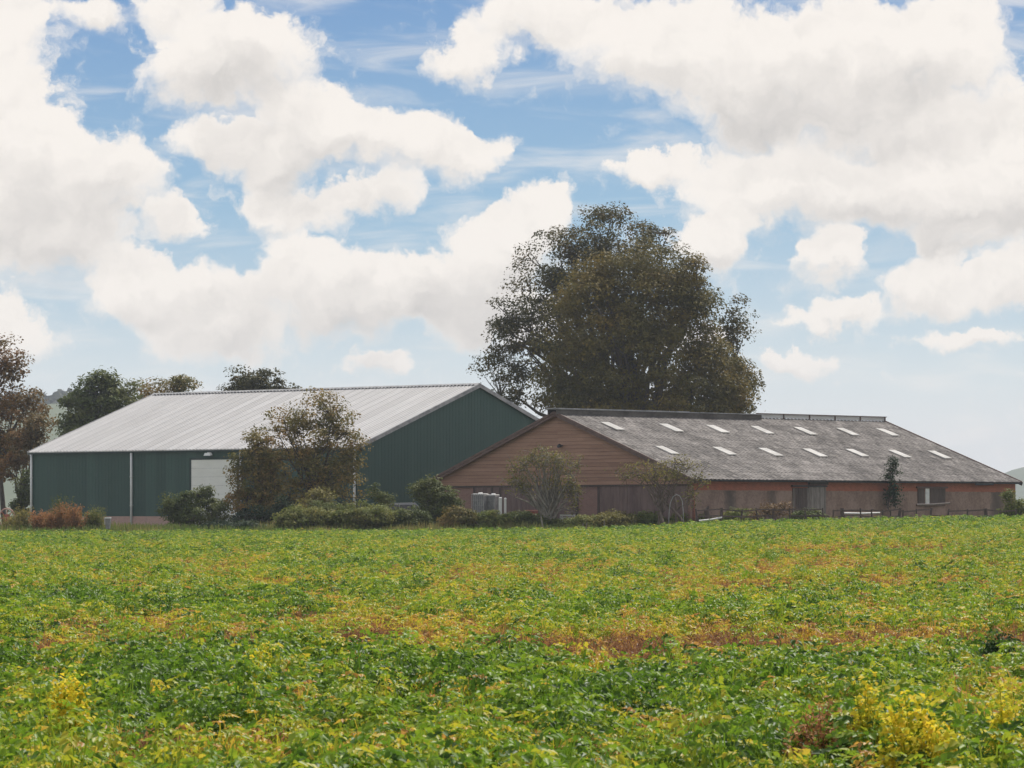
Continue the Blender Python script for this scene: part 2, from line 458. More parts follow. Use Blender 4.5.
MAT['soil'] = weathered('field_soil', (.055, .036, .024), (.13, .085, .055), 1.2, .95, bump=.8, fine=.5)
MAT['grass_ground'] = weathered('rough_grass', (.05, .065, .02), (.10, .105, .04), .6, .95, bump=.6, fine=.4)
gx = np.concatenate([[-4000, -1500, -600, -300, -150, -80], np.arange(-60, 61, 1.5), [80, 150, 300, 600, 1500, 4000]])
gy = np.concatenate([[-60, -30], np.arange(0, 300, 3), [350, 450, 700, 1200, 2500, 6000]])
g = grid('ground', gx, gy, lambda x, y: gz(x, y) - .03, MAT['grass_ground'])
tag(g, 'rough grassy ground under and around the farm buildings')
f = grid('field', np.arange(-48, 49, 1.5), np.arange(0, 205.1, 2.5), lambda x, y: gz(x, y), MAT['soil'])
tag(f, 'brown soil of the crop field')

# ------------------------------------------------------------------ crop of the field
HERB = [(0, (.05, .105, .012)), (.15, (.12, .225, .018)), (.33, (.23, .34, .026)), (.46, (.40, .41, .03)), (.55, (.58, .46, .045)),
        (.65, (.54, .30, .06)), (.74, (.38, .20, .07)), (.88, (.25, .125, .058)), (1., (.16, .07, .045))]
MAT['crop'] = leaf_mat('crop_leaf', HERB, transl=.45, rough=.48, inst=True, spec=.2)
MAT['crop_stem'] = leaf_mat('crop_stem', [(0, (.09, .12, .03)), (.6, (.2, .13, .05)), (1, (.14, .055, .03))], transl=.05, inst=True)
protos = bpy.data.collections.new('crop_prototypes')


def crop_plant(i, h, rad, n_leaf, leaflet, droop, withered=False):
    rng = np.random.default_rng(100+i)
    Cs, Ns, Ts, Sz, Rr = [], [], [], [], []
    stemV, stemQ = [], []
    for k in range(n_leaf):
        a = rng.uniform(0, 2*math.pi); rr = rad*math.sqrt(rng.uniform(.02, 1))
        zz = h*(1 - .55*(rr/rad)**2)*rng.uniform(.55, 1.0)
        p = np.array([rr*math.cos(a), rr*math.sin(a), zz])
        out = np.array([math.cos(a+rng.normal()*.5), math.sin(a+rng.normal()*.5), rng.uniform(-.5, .45) - droop]); out /= np.linalg.norm(out)
        side = np.cross(out, [0, 0, 1]); side /= max(np.linalg.norm(side), 1e-6)
        up = np.cross(side, out)
        lr = rng.uniform(0, 1)
        nl = 7 if not withered else 4
        for j in range(nl):
            along = (j//2)/3.0
            s = 0 if j == nl-1 else (1 if j % 2 else -1)
            c = p + out*leaflet*(1.1+2.2*along) + side*s*leaflet*.62 - np.array([0, 0, leaflet*.5*along*along])
            tdir = out*.55 + side*s*.9 + rng.normal(size=3)*.2
            nn = up + side*s*.35 + rng.normal(size=3)*(.35 if not withered else .9)
            Cs.append(c); Ns.append(nn); Ts.append(tdir); Sz.append(leaflet*rng.uniform(.8, 1.35)*(1.25 if s == 0 else 1)); Rr.append(lr*.75+rng.uniform(0, .25))
        # stem strip
        b0 = np.array([rng.normal()*.04, rng.normal()*.04, 0.]); w = side*.006
        n0 = len(stemV)*1
        stemV += [b0-w, b0+w, p+w*.6, p-w*.6]; stemQ.append([n0, n0+1, n0+2, n0+3])
    C = np.array(Cs); N = np.array(Ns); T = np.array(Ts); sz = np.array(Sz); rn = np.array(Rr)
    n = len(C); N = norm(N); T = norm(T - N*np.sum(T*N, 1, keepdims=True)); B = np.cross(N, T)
    L = sz[:, None]*.5; Wd = L*(.62 if not withered else .32)
    V = np.empty((n, 6, 3))     # base, tip, left pair, right pair; two quads folded on the midrib
    V[:, 0] = C - T*L; V[:, 1] = C + T*L - N*L*.35
    V[:, 2] = C + B*Wd - T*L*.35 + N*L*.18; V[:, 3] = C + B*Wd*.75 + T*L*.35
    V[:, 4] = C - B*Wd - T*L*.35 + N*L*.18; V[:, 5] = C - B*Wd*.75 + T*L*.35
    base = np.arange(n)[:, None]*6
    Q = np.concatenate([base+np.array([0, 1, 3, 2]), base+np.array([0, 4, 5, 1])])
    r2 = np.concatenate([rn, rn])
    sV = np.array(stemV); sQ = np.array(stemQ) + n*6
    V = np.concatenate([V.reshape(-1, 3), sV]); Q = np.concatenate([Q, sQ]); r2 = np.concatenate([r2, np.full(len(sQ), .6)])
    o = np_mesh('crop_plant_%02d' % i, V, Q, r2, MAT['crop'], link=False)
    protos.objects.link(o)


k = 0
for _ in range(5): crop_plant(k, .52, .28, 40, .042, .12); k += 1          # 0-4 lush
for _ in range(4): crop_plant(k, .42, .27, 30, .038, .2); k += 1           # 5-8 thinner, yellowing
for _ in range(4): crop_plant(k, .33, .30, 34, .038, .7, True); k += 1      # 9-12 withered

pts, var, rot, scl, tint = [], [], [], [], []
YB = [(13, 60, 7.0), (60, 110, 5.2), (110, 204.2, 3.6)]
# patches seen in the field: centre x, y, radius x, radius y, strength (withered +, lush -)
PATCH = [(3.0, 41.5, 4.8, 4.4, .75), (6.5, 42, 3.2, 4.0, .7), (-2.5, 44, 1.5, 2.2, .9), (-5.2, 47, 1.6, 2.0, .8), (-.3, 41, 1.8, 2.0, .95), (8.5, 42, 2.8, 3.0, 1.1), (-6.0, 41, 1.3, 1.6, 1.1), (-4.2, 41.5, 1.2, 1.6, .9), (-1.6, 49, 1.4, 3.0, .9), (1.2, 38, 1.5, 2.0, .9),
         (4.5, 31.5, 5.0, 2.8, -.45), (-2, 26, 3, 2.5, -.15), (-3, 34, 3.5, 2.6, -.3), (2, 21, 3.5, 2.4, -.15), (1.2, 35, .8, 1.0, -.5), (3.0, 33.5, 1.0, .9, -.5), (-6, 56, 4, 5, -.35), (2.2, 57, 3, 3, .5), (5, 68, 5, 5, .65), (-4, 74, 5, 5, .55), (-3.2, 29, .7, 1.0, .8), (2.4, 24, .8, .8, .6),
         (10, 110, 5, 9, .5), (3, 120, 4, 8, .5), (-9, 98, 5, 9, .5), (15, 140, 5, 9, .7), (-3, 140, 8, 12, .35), (6, 90, 4, 6, .6), (1.7, 18.6, .9, .9, 1.0), (-5.5, 33, .9, 1.0, .9), (-2.6, 24, .5, .7, .8), (-.6, 28, .5, .6, .8), (.4, 21.5, .4, .6, .8), (6, 75, 3, 5, .5), (10, 85, 4, 6, .5), (0, 85, 3, 5, .5), (-6, 64, 2.5, 3, .6), (14, 115, 4, 7, .5)]
for (y0, y1, dens) in YB:
    n = int((y1-y0) * (2*(.162*y1+1.5)) * dens)
    yy = RNG.uniform(y0, y1, n); xx = RNG.uniform(-1, 1, n) * (.162*y1+1.5)
    keep = np.abs(xx) < .158*yy + 1.2
    yy, xx = yy[keep], xx[keep]
    # ragged far margin
    edge = 203 + np.array([mnoise.noise(Vector((x*.35, 0, 3)))*1.2 for x in xx])
    kk = yy < edge; xx, yy = xx[kk], yy[kk]
    for x, y in zip(xx, yy):
        a = mnoise.fractal(Vector((x*.30, y*.16, 1.7)), 1.0, 2.0, 4)       # broad patches
        b = mnoise.noise(Vector((x*1.1, y*.7, 9.)))                         # plant groups
        c = mnoise.fractal(Vector((x*.22+5, y*.11, 4.)), 1.0, 2.0, 3)
        s = 0
        for (cx, cy_, rx, ry, st) in PATCH:
            q = ((x-cx)/rx)**2 + ((y-cy_)/ry)**2
            if q < 2.2: s += st*math.exp(-q*1.2)
        age = .31 + .24*a + .16*b + .62*s + (.02 if y > 48 else -.03) + random.gauss(0, .15)
        age += .06*c
        if random.random() < (.19 if 28 < y < 130 else .11): age += .32
        spot = mnoise.noise(Vector((x*.8+3, y*.30, 21.)))
        if 26 < y < 150 and spot > .17: age += min(.48, (spot-.17)*2.3)
        if y > 165: age -= .08*(y-165)/38
        if age < .38: v = random.randrange(0, 5); s_ = random.uniform(.6, 1.3)
        elif age < .58: v = random.randrange(5, 9); s_ = random.uniform(.8, 1.2)
        else: v = random.randrange(9, 13); s_ = random.uniform(.75, 1.25)
        if age > .58 and random.random() < .18: continue
        if random.random() < .12: s_ *= .6
        if y > 110: s_ *= 1.15
        pts.append((x, y, float(0))); var.append(v); scl.append(s_)
        rot.append((random.gauss(0, .12), random.gauss(0, .12), random.uniform(0, 6.283)))
        ti = min(max(age, .07 if random.random() < .9 else .0), .97)
        if age > .58: ti = min(.86, .60 + (age-.58)*.35 + random.uniform(0, .14))
        tint.append(ti)
pts = np.array(pts); pts[:, 2] = gz(pts[:, 0], pts[:, 1])
me = bpy.data.meshes.new('field_crop'); me.vertices.add(len(pts)); me.vertices.foreach_set('co', pts.astype(np.float32).ravel())
for nm, ty, arr in (('variant', 'INT', np.array(var, np.int32)), ('scl', 'FLOAT', np.array(scl, np.float32)), ('tint', 'FLOAT', np.array(tint, np.float32))):
    me.attributes.new(nm, ty, 'POINT').data.foreach_set('value', arr)
me.attributes.new('rot', 'FLOAT_VECTOR', 'POINT').data.foreach_set('vector', np.array(rot, np.float32).ravel())
me.update()
crop = bpy.data.objects.new('field_crop', me); COL.objects.link(crop)
tag(crop, 'green leafy crop with yellow and withered brown patches covering the field', 'crop', kind='stuff')
ng = bpy.data.node_groups.new('scatter_crop', 'GeometryNodeTree')
ng.interface.new_socket('Geometry', in_out='INPUT', socket_type='NodeSocketGeometry')
ng.interface.new_socket('Geometry', in_out='OUTPUT', socket_type='NodeSocketGeometry')
gi = ng.nodes.new('NodeGroupInput'); go = ng.nodes.new('NodeGroupOutput')
iop = ng.nodes.new('GeometryNodeInstanceOnPoints'); ci = ng.nodes.new('GeometryNodeCollectionInfo')
ci.inputs['Collection'].default_value = protos; ci.inputs['Separate Children'].default_value = True; ci.inputs['Reset Children'].default_value = True


def nattr(nm, ty):
    n = ng.nodes.new('GeometryNodeInputNamedAttribute'); n.data_type = ty; n.inputs['Name'].default_value = nm
    return [o for o in n.outputs if o.enabled and o.name == 'Attribute'][0]


ng.links.new(gi.outputs[0], iop.inputs['Points']); ng.links.new(ci.outputs[0], iop.inputs['Instance'])
iop.inputs['Pick Instance'].default_value = True
ng.links.new(nattr('variant', 'INT'), iop.inputs['Instance Index'])
ng.links.new(nattr('rot', 'FLOAT_VECTOR'), iop.inputs['Rotation'])
ng.links.new(nattr('scl', 'FLOAT'), iop.inputs['Scale'])
ng.links.new(iop.outputs[0], go.inputs[0])
crop.modifiers.new('scatter', 'NODES').node_group = ng


# ------------------------------------------------------------------ plan frames of the two buildings
def ray_local(px, py, o, rz):
    """origin and direction of the sight line through a picture point, in a building's own axes"""
    M = Matrix.Rotation(-rz, 3, 'Z')
    return M @ (Vector((0, 0, E)) - Vector(o)), M @ Vector(((px-512)/F, 1, (HOR-py)/F))


def hit(px, py, o, rz, p, n):
    a, dd = ray_local(px, py, o, rz); p = Vector(p); n = Vector(n)
    return a + dd * ((p-a).dot(n)/dd.dot(n))


def corr(mb, y0, y1, A, B, period, amp, prof, along='y', lift=0.):
    """profiled sheet between the lines through A (top) and B (bottom), (u,z) pairs, running along y (or x)"""
    A = Vector((A[0], A[1])); B = Vector((B[0], B[1])); dd = (B-A).normalized(); nn = Vector((-dd.y, dd.x))
    if nn.y < 0: nn = -nn
    n = int(round((y1-y0)/period)); step = (y1-y0)/n
    ys, hs = [], []
    for i in range(n):
        for (fr, hh) in prof: ys.append(y0+(i+fr)*step); hs.append(hh*amp)
    ys.append(y1); hs.append(prof[0][1]*amp)
    base = len(mb.v)
    for yv, hh in zip(ys, hs):
        a = A + nn*hh; b = B + nn*(hh+lift)
        for q in (a, b):
            mb.v.append((q.x, yv, q.y) if along == 'y' else (yv, q.x, q.y))
    for i in range(len(ys)-1):
        mb.f.append((base+2*i, base+2*i+1, base+2*i+3, base+2*i+2)); mb.r.append(0.)


TRAP = [(0, 0), (.35, 0), (.45, 1), (.75, 1), (.85, 0)]
SINE = [(k/6, .5-.5*math.cos(2*math.pi*k/6)) for k in range(6)]

# ================================================================== green hall
HO = Vector((-10.33, 233.3, .8)); HR = math.atan2(.77, .638); HW, HL = 25.0, 31.8
HE, HRG = E+4.40-.8, E+8.85-.8           # eave and ridge above the hall floor (local)
hall = thing('farm_hall', 'large dark green steel hall with pale grey ribbed roof behind the shrubs', 'farm hall', HO, HR)
PL = E-.18-.8                             # top of brick plinth
mid = HW/2
b = MB()                                  # cladding: four walls as one skin
z0 = PL-.05
for (p, q) in (((0, 0), (0, HL)), ((HW, HL), (HW, 0))):
    b.quad((p[0], p[1], z0), (q[0], q[1], z0), (q[0], q[1], HE), (p[0], p[1], HE))
for y in (0, HL):
    b.poly([(0, y, z0), (HW, y, z0), (HW, y, HE), (mid, y, HRG), (0, y, HE)])
# raised ribs of the cladding
for i in range(int(HL/.3333)):
    y = .12+i*.3333
    b.box(-.009, -.002, y, y+.09, z0, HE-.02)
for i in range(int(HW/.3333)):
    x = .12+i*.3333
    zt = HE + (HRG-HE)*(1-abs(x+.045-mid)/mid) - .06
    b.box(x, x+.09, -.009, -.002, z0, zt)
MAT['hall_clad2'] = sheet_mat('dark_green_cladding_gable', (.021, .060, .046), (.040, .092, .074), 0, 1.0, (1.5, 1.5, .12), .5)
b.build('wall', MAT['hall_clad'], hall)
b = MB()
for (x0, x1, y0, y1) in ((-.0, HW, .0, .22), (0, HW, HL-.22, HL), (0, .22, .22, HL-.22), (HW-.22, HW, .22, HL-.22)):
    b.box(x0-.04 if x0 == 0 else x0, x1, y0-.04 if y0 == 0 else y0, y1, -.5, PL-.055)
b.build('plinth', MAT['brick_plinth'], hall)
# roof slopes
sl = (HRG-HE)/mid
for s in (-1, 1):
    b = MB()
    A = (mid, HRG+.07); B = (mid+s*(mid+.22), HE+.07-.22*sl)
    corr(b, -.14, HL+.14, A, B, .3333, .045, TRAP)
    # underside
    b.quad((A[0], -.14, A[1]-.05), (A[0], HL+.14, A[1]-.05), (B[0], HL+.14, B[1]-.05), (B[0], -.14, B[1]-.05))
    b.quad((B[0], -.14, B[1]-.05), (B[0], HL+.14, B[1]-.05), (B[0], HL+.14, B[1]-.002), (B[0], -.14, B[1]-.002))
    b.build('roof', MAT['hall_roof'], hall)
b = MB()                                  # ridge capping with its saw-tooth filler
b.hexa([(mid-.30, -.16, HRG+.02), (mid+.30, -.16, HRG+.02), (mid+.30, HL+.16, HRG+.02), (mid-.30, HL+.16, HRG+.02),
        (mid-.04, -.16, HRG+.17), (mid+.04, -.16, HRG+.17), (mid+.04, HL+.16, HRG+.17), (mid-.04, HL+.16, HRG+.17)])
b.build('ridge_cap', MAT['lead'], hall)
b = MB()
for i in range(int(HL/.3333)): b.box(mid-.36, mid-.33, i*.3333+.05, i*.3333+.2, HRG-.1, HRG+.06)
b.box(mid-.33, mid-.328, 0, HL, HRG-.1, HRG-.02); b.build('ridge_filler', MAT['black_metal'], hall)
for y in (-.17, HL+.17):                  # verge trims
    for s in (-1, 1):
        b = MB()
        a0 = Vector((mid, y, HRG+.0)); a1 = Vector((mid+s*(mid+.22), y, HE-.22*sl+.0))
        b.beam(a0, a1, .06, .26)
        b.build('verge_trim', MAT['lead'], hall)
b = MB()                                  # dark strip added as the shade line under the sheet edge
b.box(-.21, -.03, -.1, HL+.1, HE-.16, HE-.06)
b.build('gutter_or_eave_shade', MAT['green_clad_dark'], hall)


def hall_wall(px, py): return hit(px, py, HO, HR, (0, 0, 0), (1, 0, 0))


for px in (32.5, 132.5, 241.5, 355.5):
    y = min(max(hall_wall(px, 480).y, .10), HL-.1)
    b = MB(); b.tube([(-.12, y, -.2), (-.12, y, HE-.15)], .085, 8)
    b.tube([(-.12, y, 1.6), (-.12, y, 1.68)], .11, 8); b.tube([(-.12, y, 3.6), (-.12, y, 3.68)], .11, 8)
    b.build('downpipe', MAT['white_paint'], hall, smooth=True)
ya = hall_wall(192, 480).y; yb = hall_wall(238, 480).y; zt = hall_wall(192, 459.8).z
MAT['door_white'] = weathered('cream_door_panel', (.80, .78, .72), (.87, .85, .79), 1., .5, (1, 1, 3))
dr = MB()
nz = 8
for i in range(nz):
    z_0 = .02+i*(zt-.02)/nz; z_1 = .02+(i+1)*(zt-.02)/nz-.007
    dr.box(-.075, -.035, min(ya, yb), max(ya, yb), z_0, z_1)
dr.build('door', MAT['door_white'], hall, bevel=.008)
b = MB(); y0, y1 = min(ya, yb), max(ya, yb)
b.box(-.10, -.034, y1+.004, y1+.16, 0, zt+.14); b.box(-.10, -.034, y0-.16, y0-.004, 0, zt+.14); b.box(-.10, -.034, y0, y1, zt+.0, zt+.14)
b.box(-.034, -.03, y0, y1, 0, zt)
b.build('door_frame', MAT['green_clad_dark'], hall)
p = hall_wall(211, 453.5)
b = MB(); b.box(-.34, -.03, p.y-.05, p.y+.05, p.z+.02, p.z+.08); b.hexa([(-.42, p.y-.32, p.z-.16), (-.16, p.y-.32, p.z-.12), (-.16, p.y+.32, p.z-.12), (-.42, p.y+.32, p.z-.16),
        (-.36, p.y-.26, p.z+.04), (-.18, p.y-.26, p.z+.04), (-.18, p.y+.26, p.z+.04), (-.36, p.y+.26, p.z+.04)])
b.build('wall_lamp', MAT['white_paint'], hall, bevel=.01)

# ================================================================== old barn
BZ = .9
BO = Vector((10.85, 212.0, BZ)); BR = math.atan2(.68, .73); BL, BW = 31.0, 23.3
BE, BRG = E+2.10-BZ, E+6.25-BZ
barn = thing('old_barn', 'low brown boarded barn with grey skylit roof and red brick side', 'barn', BO, BR)
bm_ = BW/2; bs = (BRG-BE)/bm_
# brick side and back walls
b = MB()
b.box(0.1, BL, 0, .25, -.5, BE-.02); b.box(.1, BL, BW-.25, BW, -.5, BE-.02); b.box(BL-.25, BL, .25, BW-.25, -.5, BE-.02)
b.build('wall', MAT['brick_red'], barn)
b = MB(); b.poly([(BL-.1, .25, BE-.02), (BL-.1, BW-.25, BE-.02), (BL-.1, bm_, BRG-.1)]); b.poly([(BL-.02, .25, BE-.02), (BL-.02, BW-.25, BE-.02), (BL-.02, bm_, BRG-.1)])
b.build('rear_gable', MAT['dark_wood'], barn)
# weathered coat on the lower part of the long wall, patchy upper edge
zc = hit(860, 491.2, BO, BR, (0, 0, 0), (0, 1, 0)).z
b = MB()
xs = np.linspace(.35, BL-.02, 60)
for i in range(59):
    b.box(xs[i], xs[i+1]-.0, -.022, -.002, -.4, zc + random.uniform(-.012, .012))
b.build('render_coat', MAT['render'], barn)
# long-wall openings


def barn_wall(px, py): return hit(px, py, BO, BR, (0, -.03, 0), (0, 1, 0))


def opening(pxa, pxb, pya, pyb, name, mat, planks, parent=barn):
    a = barn_wall(pxa, pya); c = barn_wall(pxb, pyb); x0, x1 = a.x, c.x
    zt_ = barn_wall((pxa+pxb)/2, pya).z; zb_ = barn_wall((pxa+pxb)/2, pyb).z
    bb = MB(); w = (x1-x0)/planks
    for i in range(planks):
        bb.box(x0+i*w+.008, x0+(i+1)*w-.008, -.075-random.uniform(0, .012), -.03, zb_, zt_, random.random())
    return bb.build(name, mat, parent), x0, x1, zb_, zt_


for (pa, pb, ya_, yb_, mt, pl) in ((793.5, 806.5, 488, 523, 'dark_wood', 6), (809, 824, 487, 523, 'grey_wood', 8)):
    o, x0, x1, zb_, zt_ = opening(pa, pb, ya_, yb_, 'door', MAT[mt], pl)
    tag(o, 'dark weathered plank door' if mt == 'dark_wood' else 'pale grey plank door')
    for xa_, xb_ in ((x0-.1, x0-.005), (x1+.005, x1+.1)):
        fr = MB(); fr.box(xa_, xb_, -.11, -.03, zb_, zt_); fr.build('door_jamb', MAT['grey_wood'], o)
x0 = barn_wall(791, 486).x; x1 = barn_wall(826, 486).x; zt_ = barn_wall(808, 486.8).z
b = MB(); b.box(x0, x1, -.16, -.03, zt_, zt_+.10); b.build('door_track', MAT['black_metal'], barn)
b = MB(); b.box(barn_wall(808, 484).x, x1+.05, -.2, -.03, zt_+.13, zt_+.36); b.build('lintel', MAT['dark_wood'], barn)
for (pa, pb, mt) in ((917.5, 924, 'dark_wood'), (925, 929, 'pale_plastic'), (929.6, 945, 'dark_wood')):
    o, x0, x1, zb_, zt_ = opening(pa, pb, 488.5, 504, 'window', MAT[mt], 2 if mt != 'pale_plastic' else 1)
x0 = barn_wall(916, 487).x; x1 = barn_wall(947, 487).x
b = MB(); b.box(x0, x1, -.13, -.03, zt_+.005, zt_+.13); b.box(x0, x1-.3, -.15, -.03, zb_-.12, zb_-.005); b.build('window_frame', MAT['fascia'], barn)

# front gable: brick below, overlapping boards above
zb_line = hit(620, 484.5, BO, BR, (0, 0, 0), (1, 0, 0)).z


def gable(px, py): return hit(px, py, BO, BR, (0, 0, 0), (1, 0, 0))


b = MB(); b.box(0, .25, .0, BW, -.5, zb_line-.02); b.build('wall', MAT['brick_gable'], barn)
MAT['gable_board'] = weathered('gable_board', (.22, .122, .082), (.44, .265, .185), 1.1, .85, (1, .5, 6), bump=.25, fine=.35, rnd_mix=.6)
b = MB(); b.poly([(-.001, .3, zb_line), (-.001, BW-.3, zb_line), (-.001, BW-.3, BE-.3), (-.001, bm_, BRG-.2), (-.001, .3, BE-.3)]); b.build('gable_backing', MAT['dark_wood'], barn)
b = MB(); z = zb_line
while z < BRG-.15:
    hw = bm_ if z < BE-.2 else (BRG-z)/bs
    hw2 = bm_ if z+.22 < BE-.2 else max((BRG-z-.22)/bs, .02)
    hw = min(hw, bm_); hw2 = min(hw2, bm_)
    # board: proud at its lower edge
    segs = 4
    r0 = random.random()
    for sgi in range(segs):
        f0, f1 = -1+2*sgi/segs, -1+2*(sgi+1)/segs
        y0_, y1_ = bm_+f0*hw, bm_+f1*hw; y2_, y3_ = bm_+f0*hw2, bm_+f1*hw2
        rr = min(1, max(0, r0*.6+random.uniform(0, .4)))
        b.hexa([(-.05, y0_, z), (-.004, y0_, z), (-.004, y1_, z), (-.05, y1_, z), (-.03, y2_, z+.215), (-.004, y2_, z+.215), (-.004, y3_, z+.215), (-.03, y3_, z+.215)], rr)
    z += .228
b.build('gable_cladding', MAT['gable_board'], barn)
b = MB(); b.box(-.10, -.002, -.02, BW+.02, zb_line-.12, zb_line-.005); b.build('drip_board', MAT['dark_wood'], barn)
# gable doors and boarded bays
MAT['bay_wood'] = weathered('bay_wood', (.12, .08, .072), (.235, .165, .145), 1.5, .9, (2, 2, .4), bump=.3, rnd_mix=.3)
for (pa, pb, mt, nm) in ((476, 500, 'bay_wood', 'boarded_bay'), (502, 576, 'bay_wood', 'boarded_bay'), (600, 688, 'bay_wood', 'sliding_door')):
    y0, y1 = sorted((gable(pa, 500).y, gable(pb, 500).y)); n = max(4, int((y1-y0)/.22)); w = (y1-y0)/n
    b = MB()
    for i in range(n): b.box(-.06-random.uniform(0, .015), -.003, y0+i*w+.006, y0+(i+1)*w-.006, -.1, zb_line-.13, random.random())
    b.build(nm, MAT[mt], barn)
for px in (475.2, 493, 501, 577.5, 599.5):
    y = gable(px, 500).y; b = MB(); b.box(-.10, -.004, y-.09, y+.09, -.1, zb_line-.125); b.build('gable_post', MAT['dark_wood'], barn)
y = gable(563, 445).y; z = gable(563, 445.5).z
b = MB(); b.tube([(-.05, y, z), (-.3, y, z+.05)], .03, 6); b.lathe([(.05, .1), (.14, .0), (.16, -.1), (.1, -.14)], 10, (-.32, y, z)); b.build('gable_lamp', MAT['black_metal'], barn)

# roof: five courses of corrugated fibre cement each side
m, t, bb = new_mat('old_fibre_cement')
co = t.new('ShaderNodeTexCoord').outputs['Object']
sp = t.new('ShaderNodeSeparateXYZ'); t.put(sp.inputs[0], co)
n1 = t.noise(co, .35, 7, .65).outputs[0]; n2 = t.noise(t.v('MULTIPLY', co, (3.5, .6, .6)), 1.4, 6, .7).outputs[0]; n3 = t.noise(t.v('MULTIPLY', co, (1, .45, .45)), 5.5, 4, .75).outputs[0]
fq = t.m('ADD', t.m('ADD', t.m('MULTIPLY', n1, .3), t.m('MULTIPLY', n2, .35)), t.m('MULTIPLY', n3, .35))
cA = t.mix(t.smooth(fq, .40, .60), (.085, .076, .07), (.27, .245, .225))
spr = t.new('ShaderNodeSeparateXYZ'); t.put(spr.inputs[0], co); cbr = t.new('ShaderNodeCombineXYZ'); t.put(cbr.inputs[0], spr.outputs[0]); t.put(cbr.inputs[1], spr.outputs[1])
brk = t.new('ShaderNodeTexBrick'); t.put(brk.inputs['Vector'], cbr.outputs[0]); brk.inputs['Scale'].default_value = 1; brk.inputs['Brick Width'].default_value = .72; brk.inputs['Row Height'].default_value = .46
brk.inputs['Color1'].default_value = (.72, .72, .72, 1); brk.inputs['Color2'].default_value = (1.18, 1.18, 1.18, 1); brk.inputs['Mortar'].default_value = (.45, .45, .45, 1); brk.inputs['Mortar Size'].default_value = .035; brk.inputs['Mortar Smooth'].default_value = .5
cA = t.mix(.75, cA, brk.outputs[0], 'MULTIPLY')
lich = t.smooth(t.noise(co, 2.6, 6, .7).outputs[0], .58, .72)
cA = t.mix(t.m('MULTIPLY', lich, .35), cA, (.26, .23, .19))
mos = t.smooth(t.noise(t.v('ADD', co, (4, 9, 2)), 1.7, 6, .7).outputs[0], .60, .72)
cA = t.mix(t.m('MULTIPLY', mos, .55), cA, (.05, .048, .035))
t.put(bb.inputs['Base Color'], cA); bb.inputs['Roughness'].default_value = .92; bb.inputs['Specular IOR Level'].default_value = .2
MAT['fibre_roof'] = m
OV, VG = .38, .28
for s in (-1, 1):
    b = MB()
    top = Vector((bm_, BRG+.06)); bot = Vector((bm_+s*(bm_+OV), BE+.06-OV*bs))
    nc = 8
    for c in range(nc):
        A = top.lerp(bot, c/nc); B = top.lerp(bot, min(1., (c+1)/nc+.012))
        corr(b, -VG, BL+.22, A, B, .36, .05, SINE, along='x', lift=.012)
    b.quad((-VG, top.x, top.y-.06), (BL+.22, top.x, top.y-.06), (BL+.22, bot.x, bot.y-.06), (-VG, bot.x, bot.y-.06))
    b.build('roof', MAT['fibre_roof'], barn)
# skylights found on the near slope
MAT['skylight'] = leaf_mat('skylight_sheet', [(0, (.55, .53, .50)), (.5, (.68, .66, .63)), (1, (.78, .76, .73))], .45, rough=.45, clump=.9, clump_scale=.9)
# near slope runs from ridge (y=bm_) to eave (y=-OV)
nS = Vector((0, -bs, 1)).normalized(); dS = Vector((0, -1, -bs)).normalized()
pS = Vector((0, bm_, BRG+.06))
for row in (((600, 423), (658.5, 424.7), (705, 426), (750, 427), (793, 428), (836, 429), (875.5, 429.5)),
            ((654.5, 447), (712, 448), (758, 449), (802, 449.6), (845, 450), (887.5, 451), (927, 451.7))):
    for (px, py) in row:
        q = hit(px, py, BO, BR, pS, nS)
        e = q + dS*random.uniform(1.5, 1.62); b = MB(); u = Vector((random.uniform(.70, .78), 0, 0)); n0 = nS*.055; n1 = nS*.085
        b.hexa([q+n0, q+u+n0, e+u+n0, e+n0, q+n1, q+u+n1, e+u+n1+nS*.03, e+n1+nS*.03])
        b.build('skylight', MAT['skylight'], barn)
# eaves: dark gutter with a bright sheet edge, sagging brackets
b = MB(); ye = -OV+.02; ze = BE+.06-OV*bs
b.box(-VG, BL*.72, ye-.07, ye+.02, ze-.10, ze-.03); b.box(BL*.725, BL*.85, ye-.07, ye+.02, ze-.08, ze-.02); b.box(BL*.852, BL*.91, ye-.07, ye+.02, ze-.20, ze-.04)
b.box(BL*.913, BL+.22, ye-.07, ye+.02, ze-.10, ze-.03)
b.build('gutter_or_eave_shade', MAT['black_metal'], barn)
# barge boards
for x in (-VG-.02, BL+.24):
    for s in (-1, 1):
        b = MB(); y1 = bm_+s*(bm_+OV); z1 = BE+.06-OV*bs
        b.beam((x, bm_, BRG-.02), (x, y1, z1-.08), .07, .26, .3); b.beam((x-.05, bm_, BRG+.10), (x-.05, y1, z1+.04), .05, .12, .8)
        b.build('barge_board', MAT['fascia'], barn)
# soffit under the front verge
b = MB()
for s in (-1, 1): b.quad((-VG, bm_, BRG-.06), (0.04, bm_, BRG-.06), (.04, bm_+s*(bm_+OV), BE-.06-OV*bs), (-VG, bm_+s*(bm_+OV), BE-.06-OV*bs))
b.build('soffit', MAT['dark_wood'], barn)
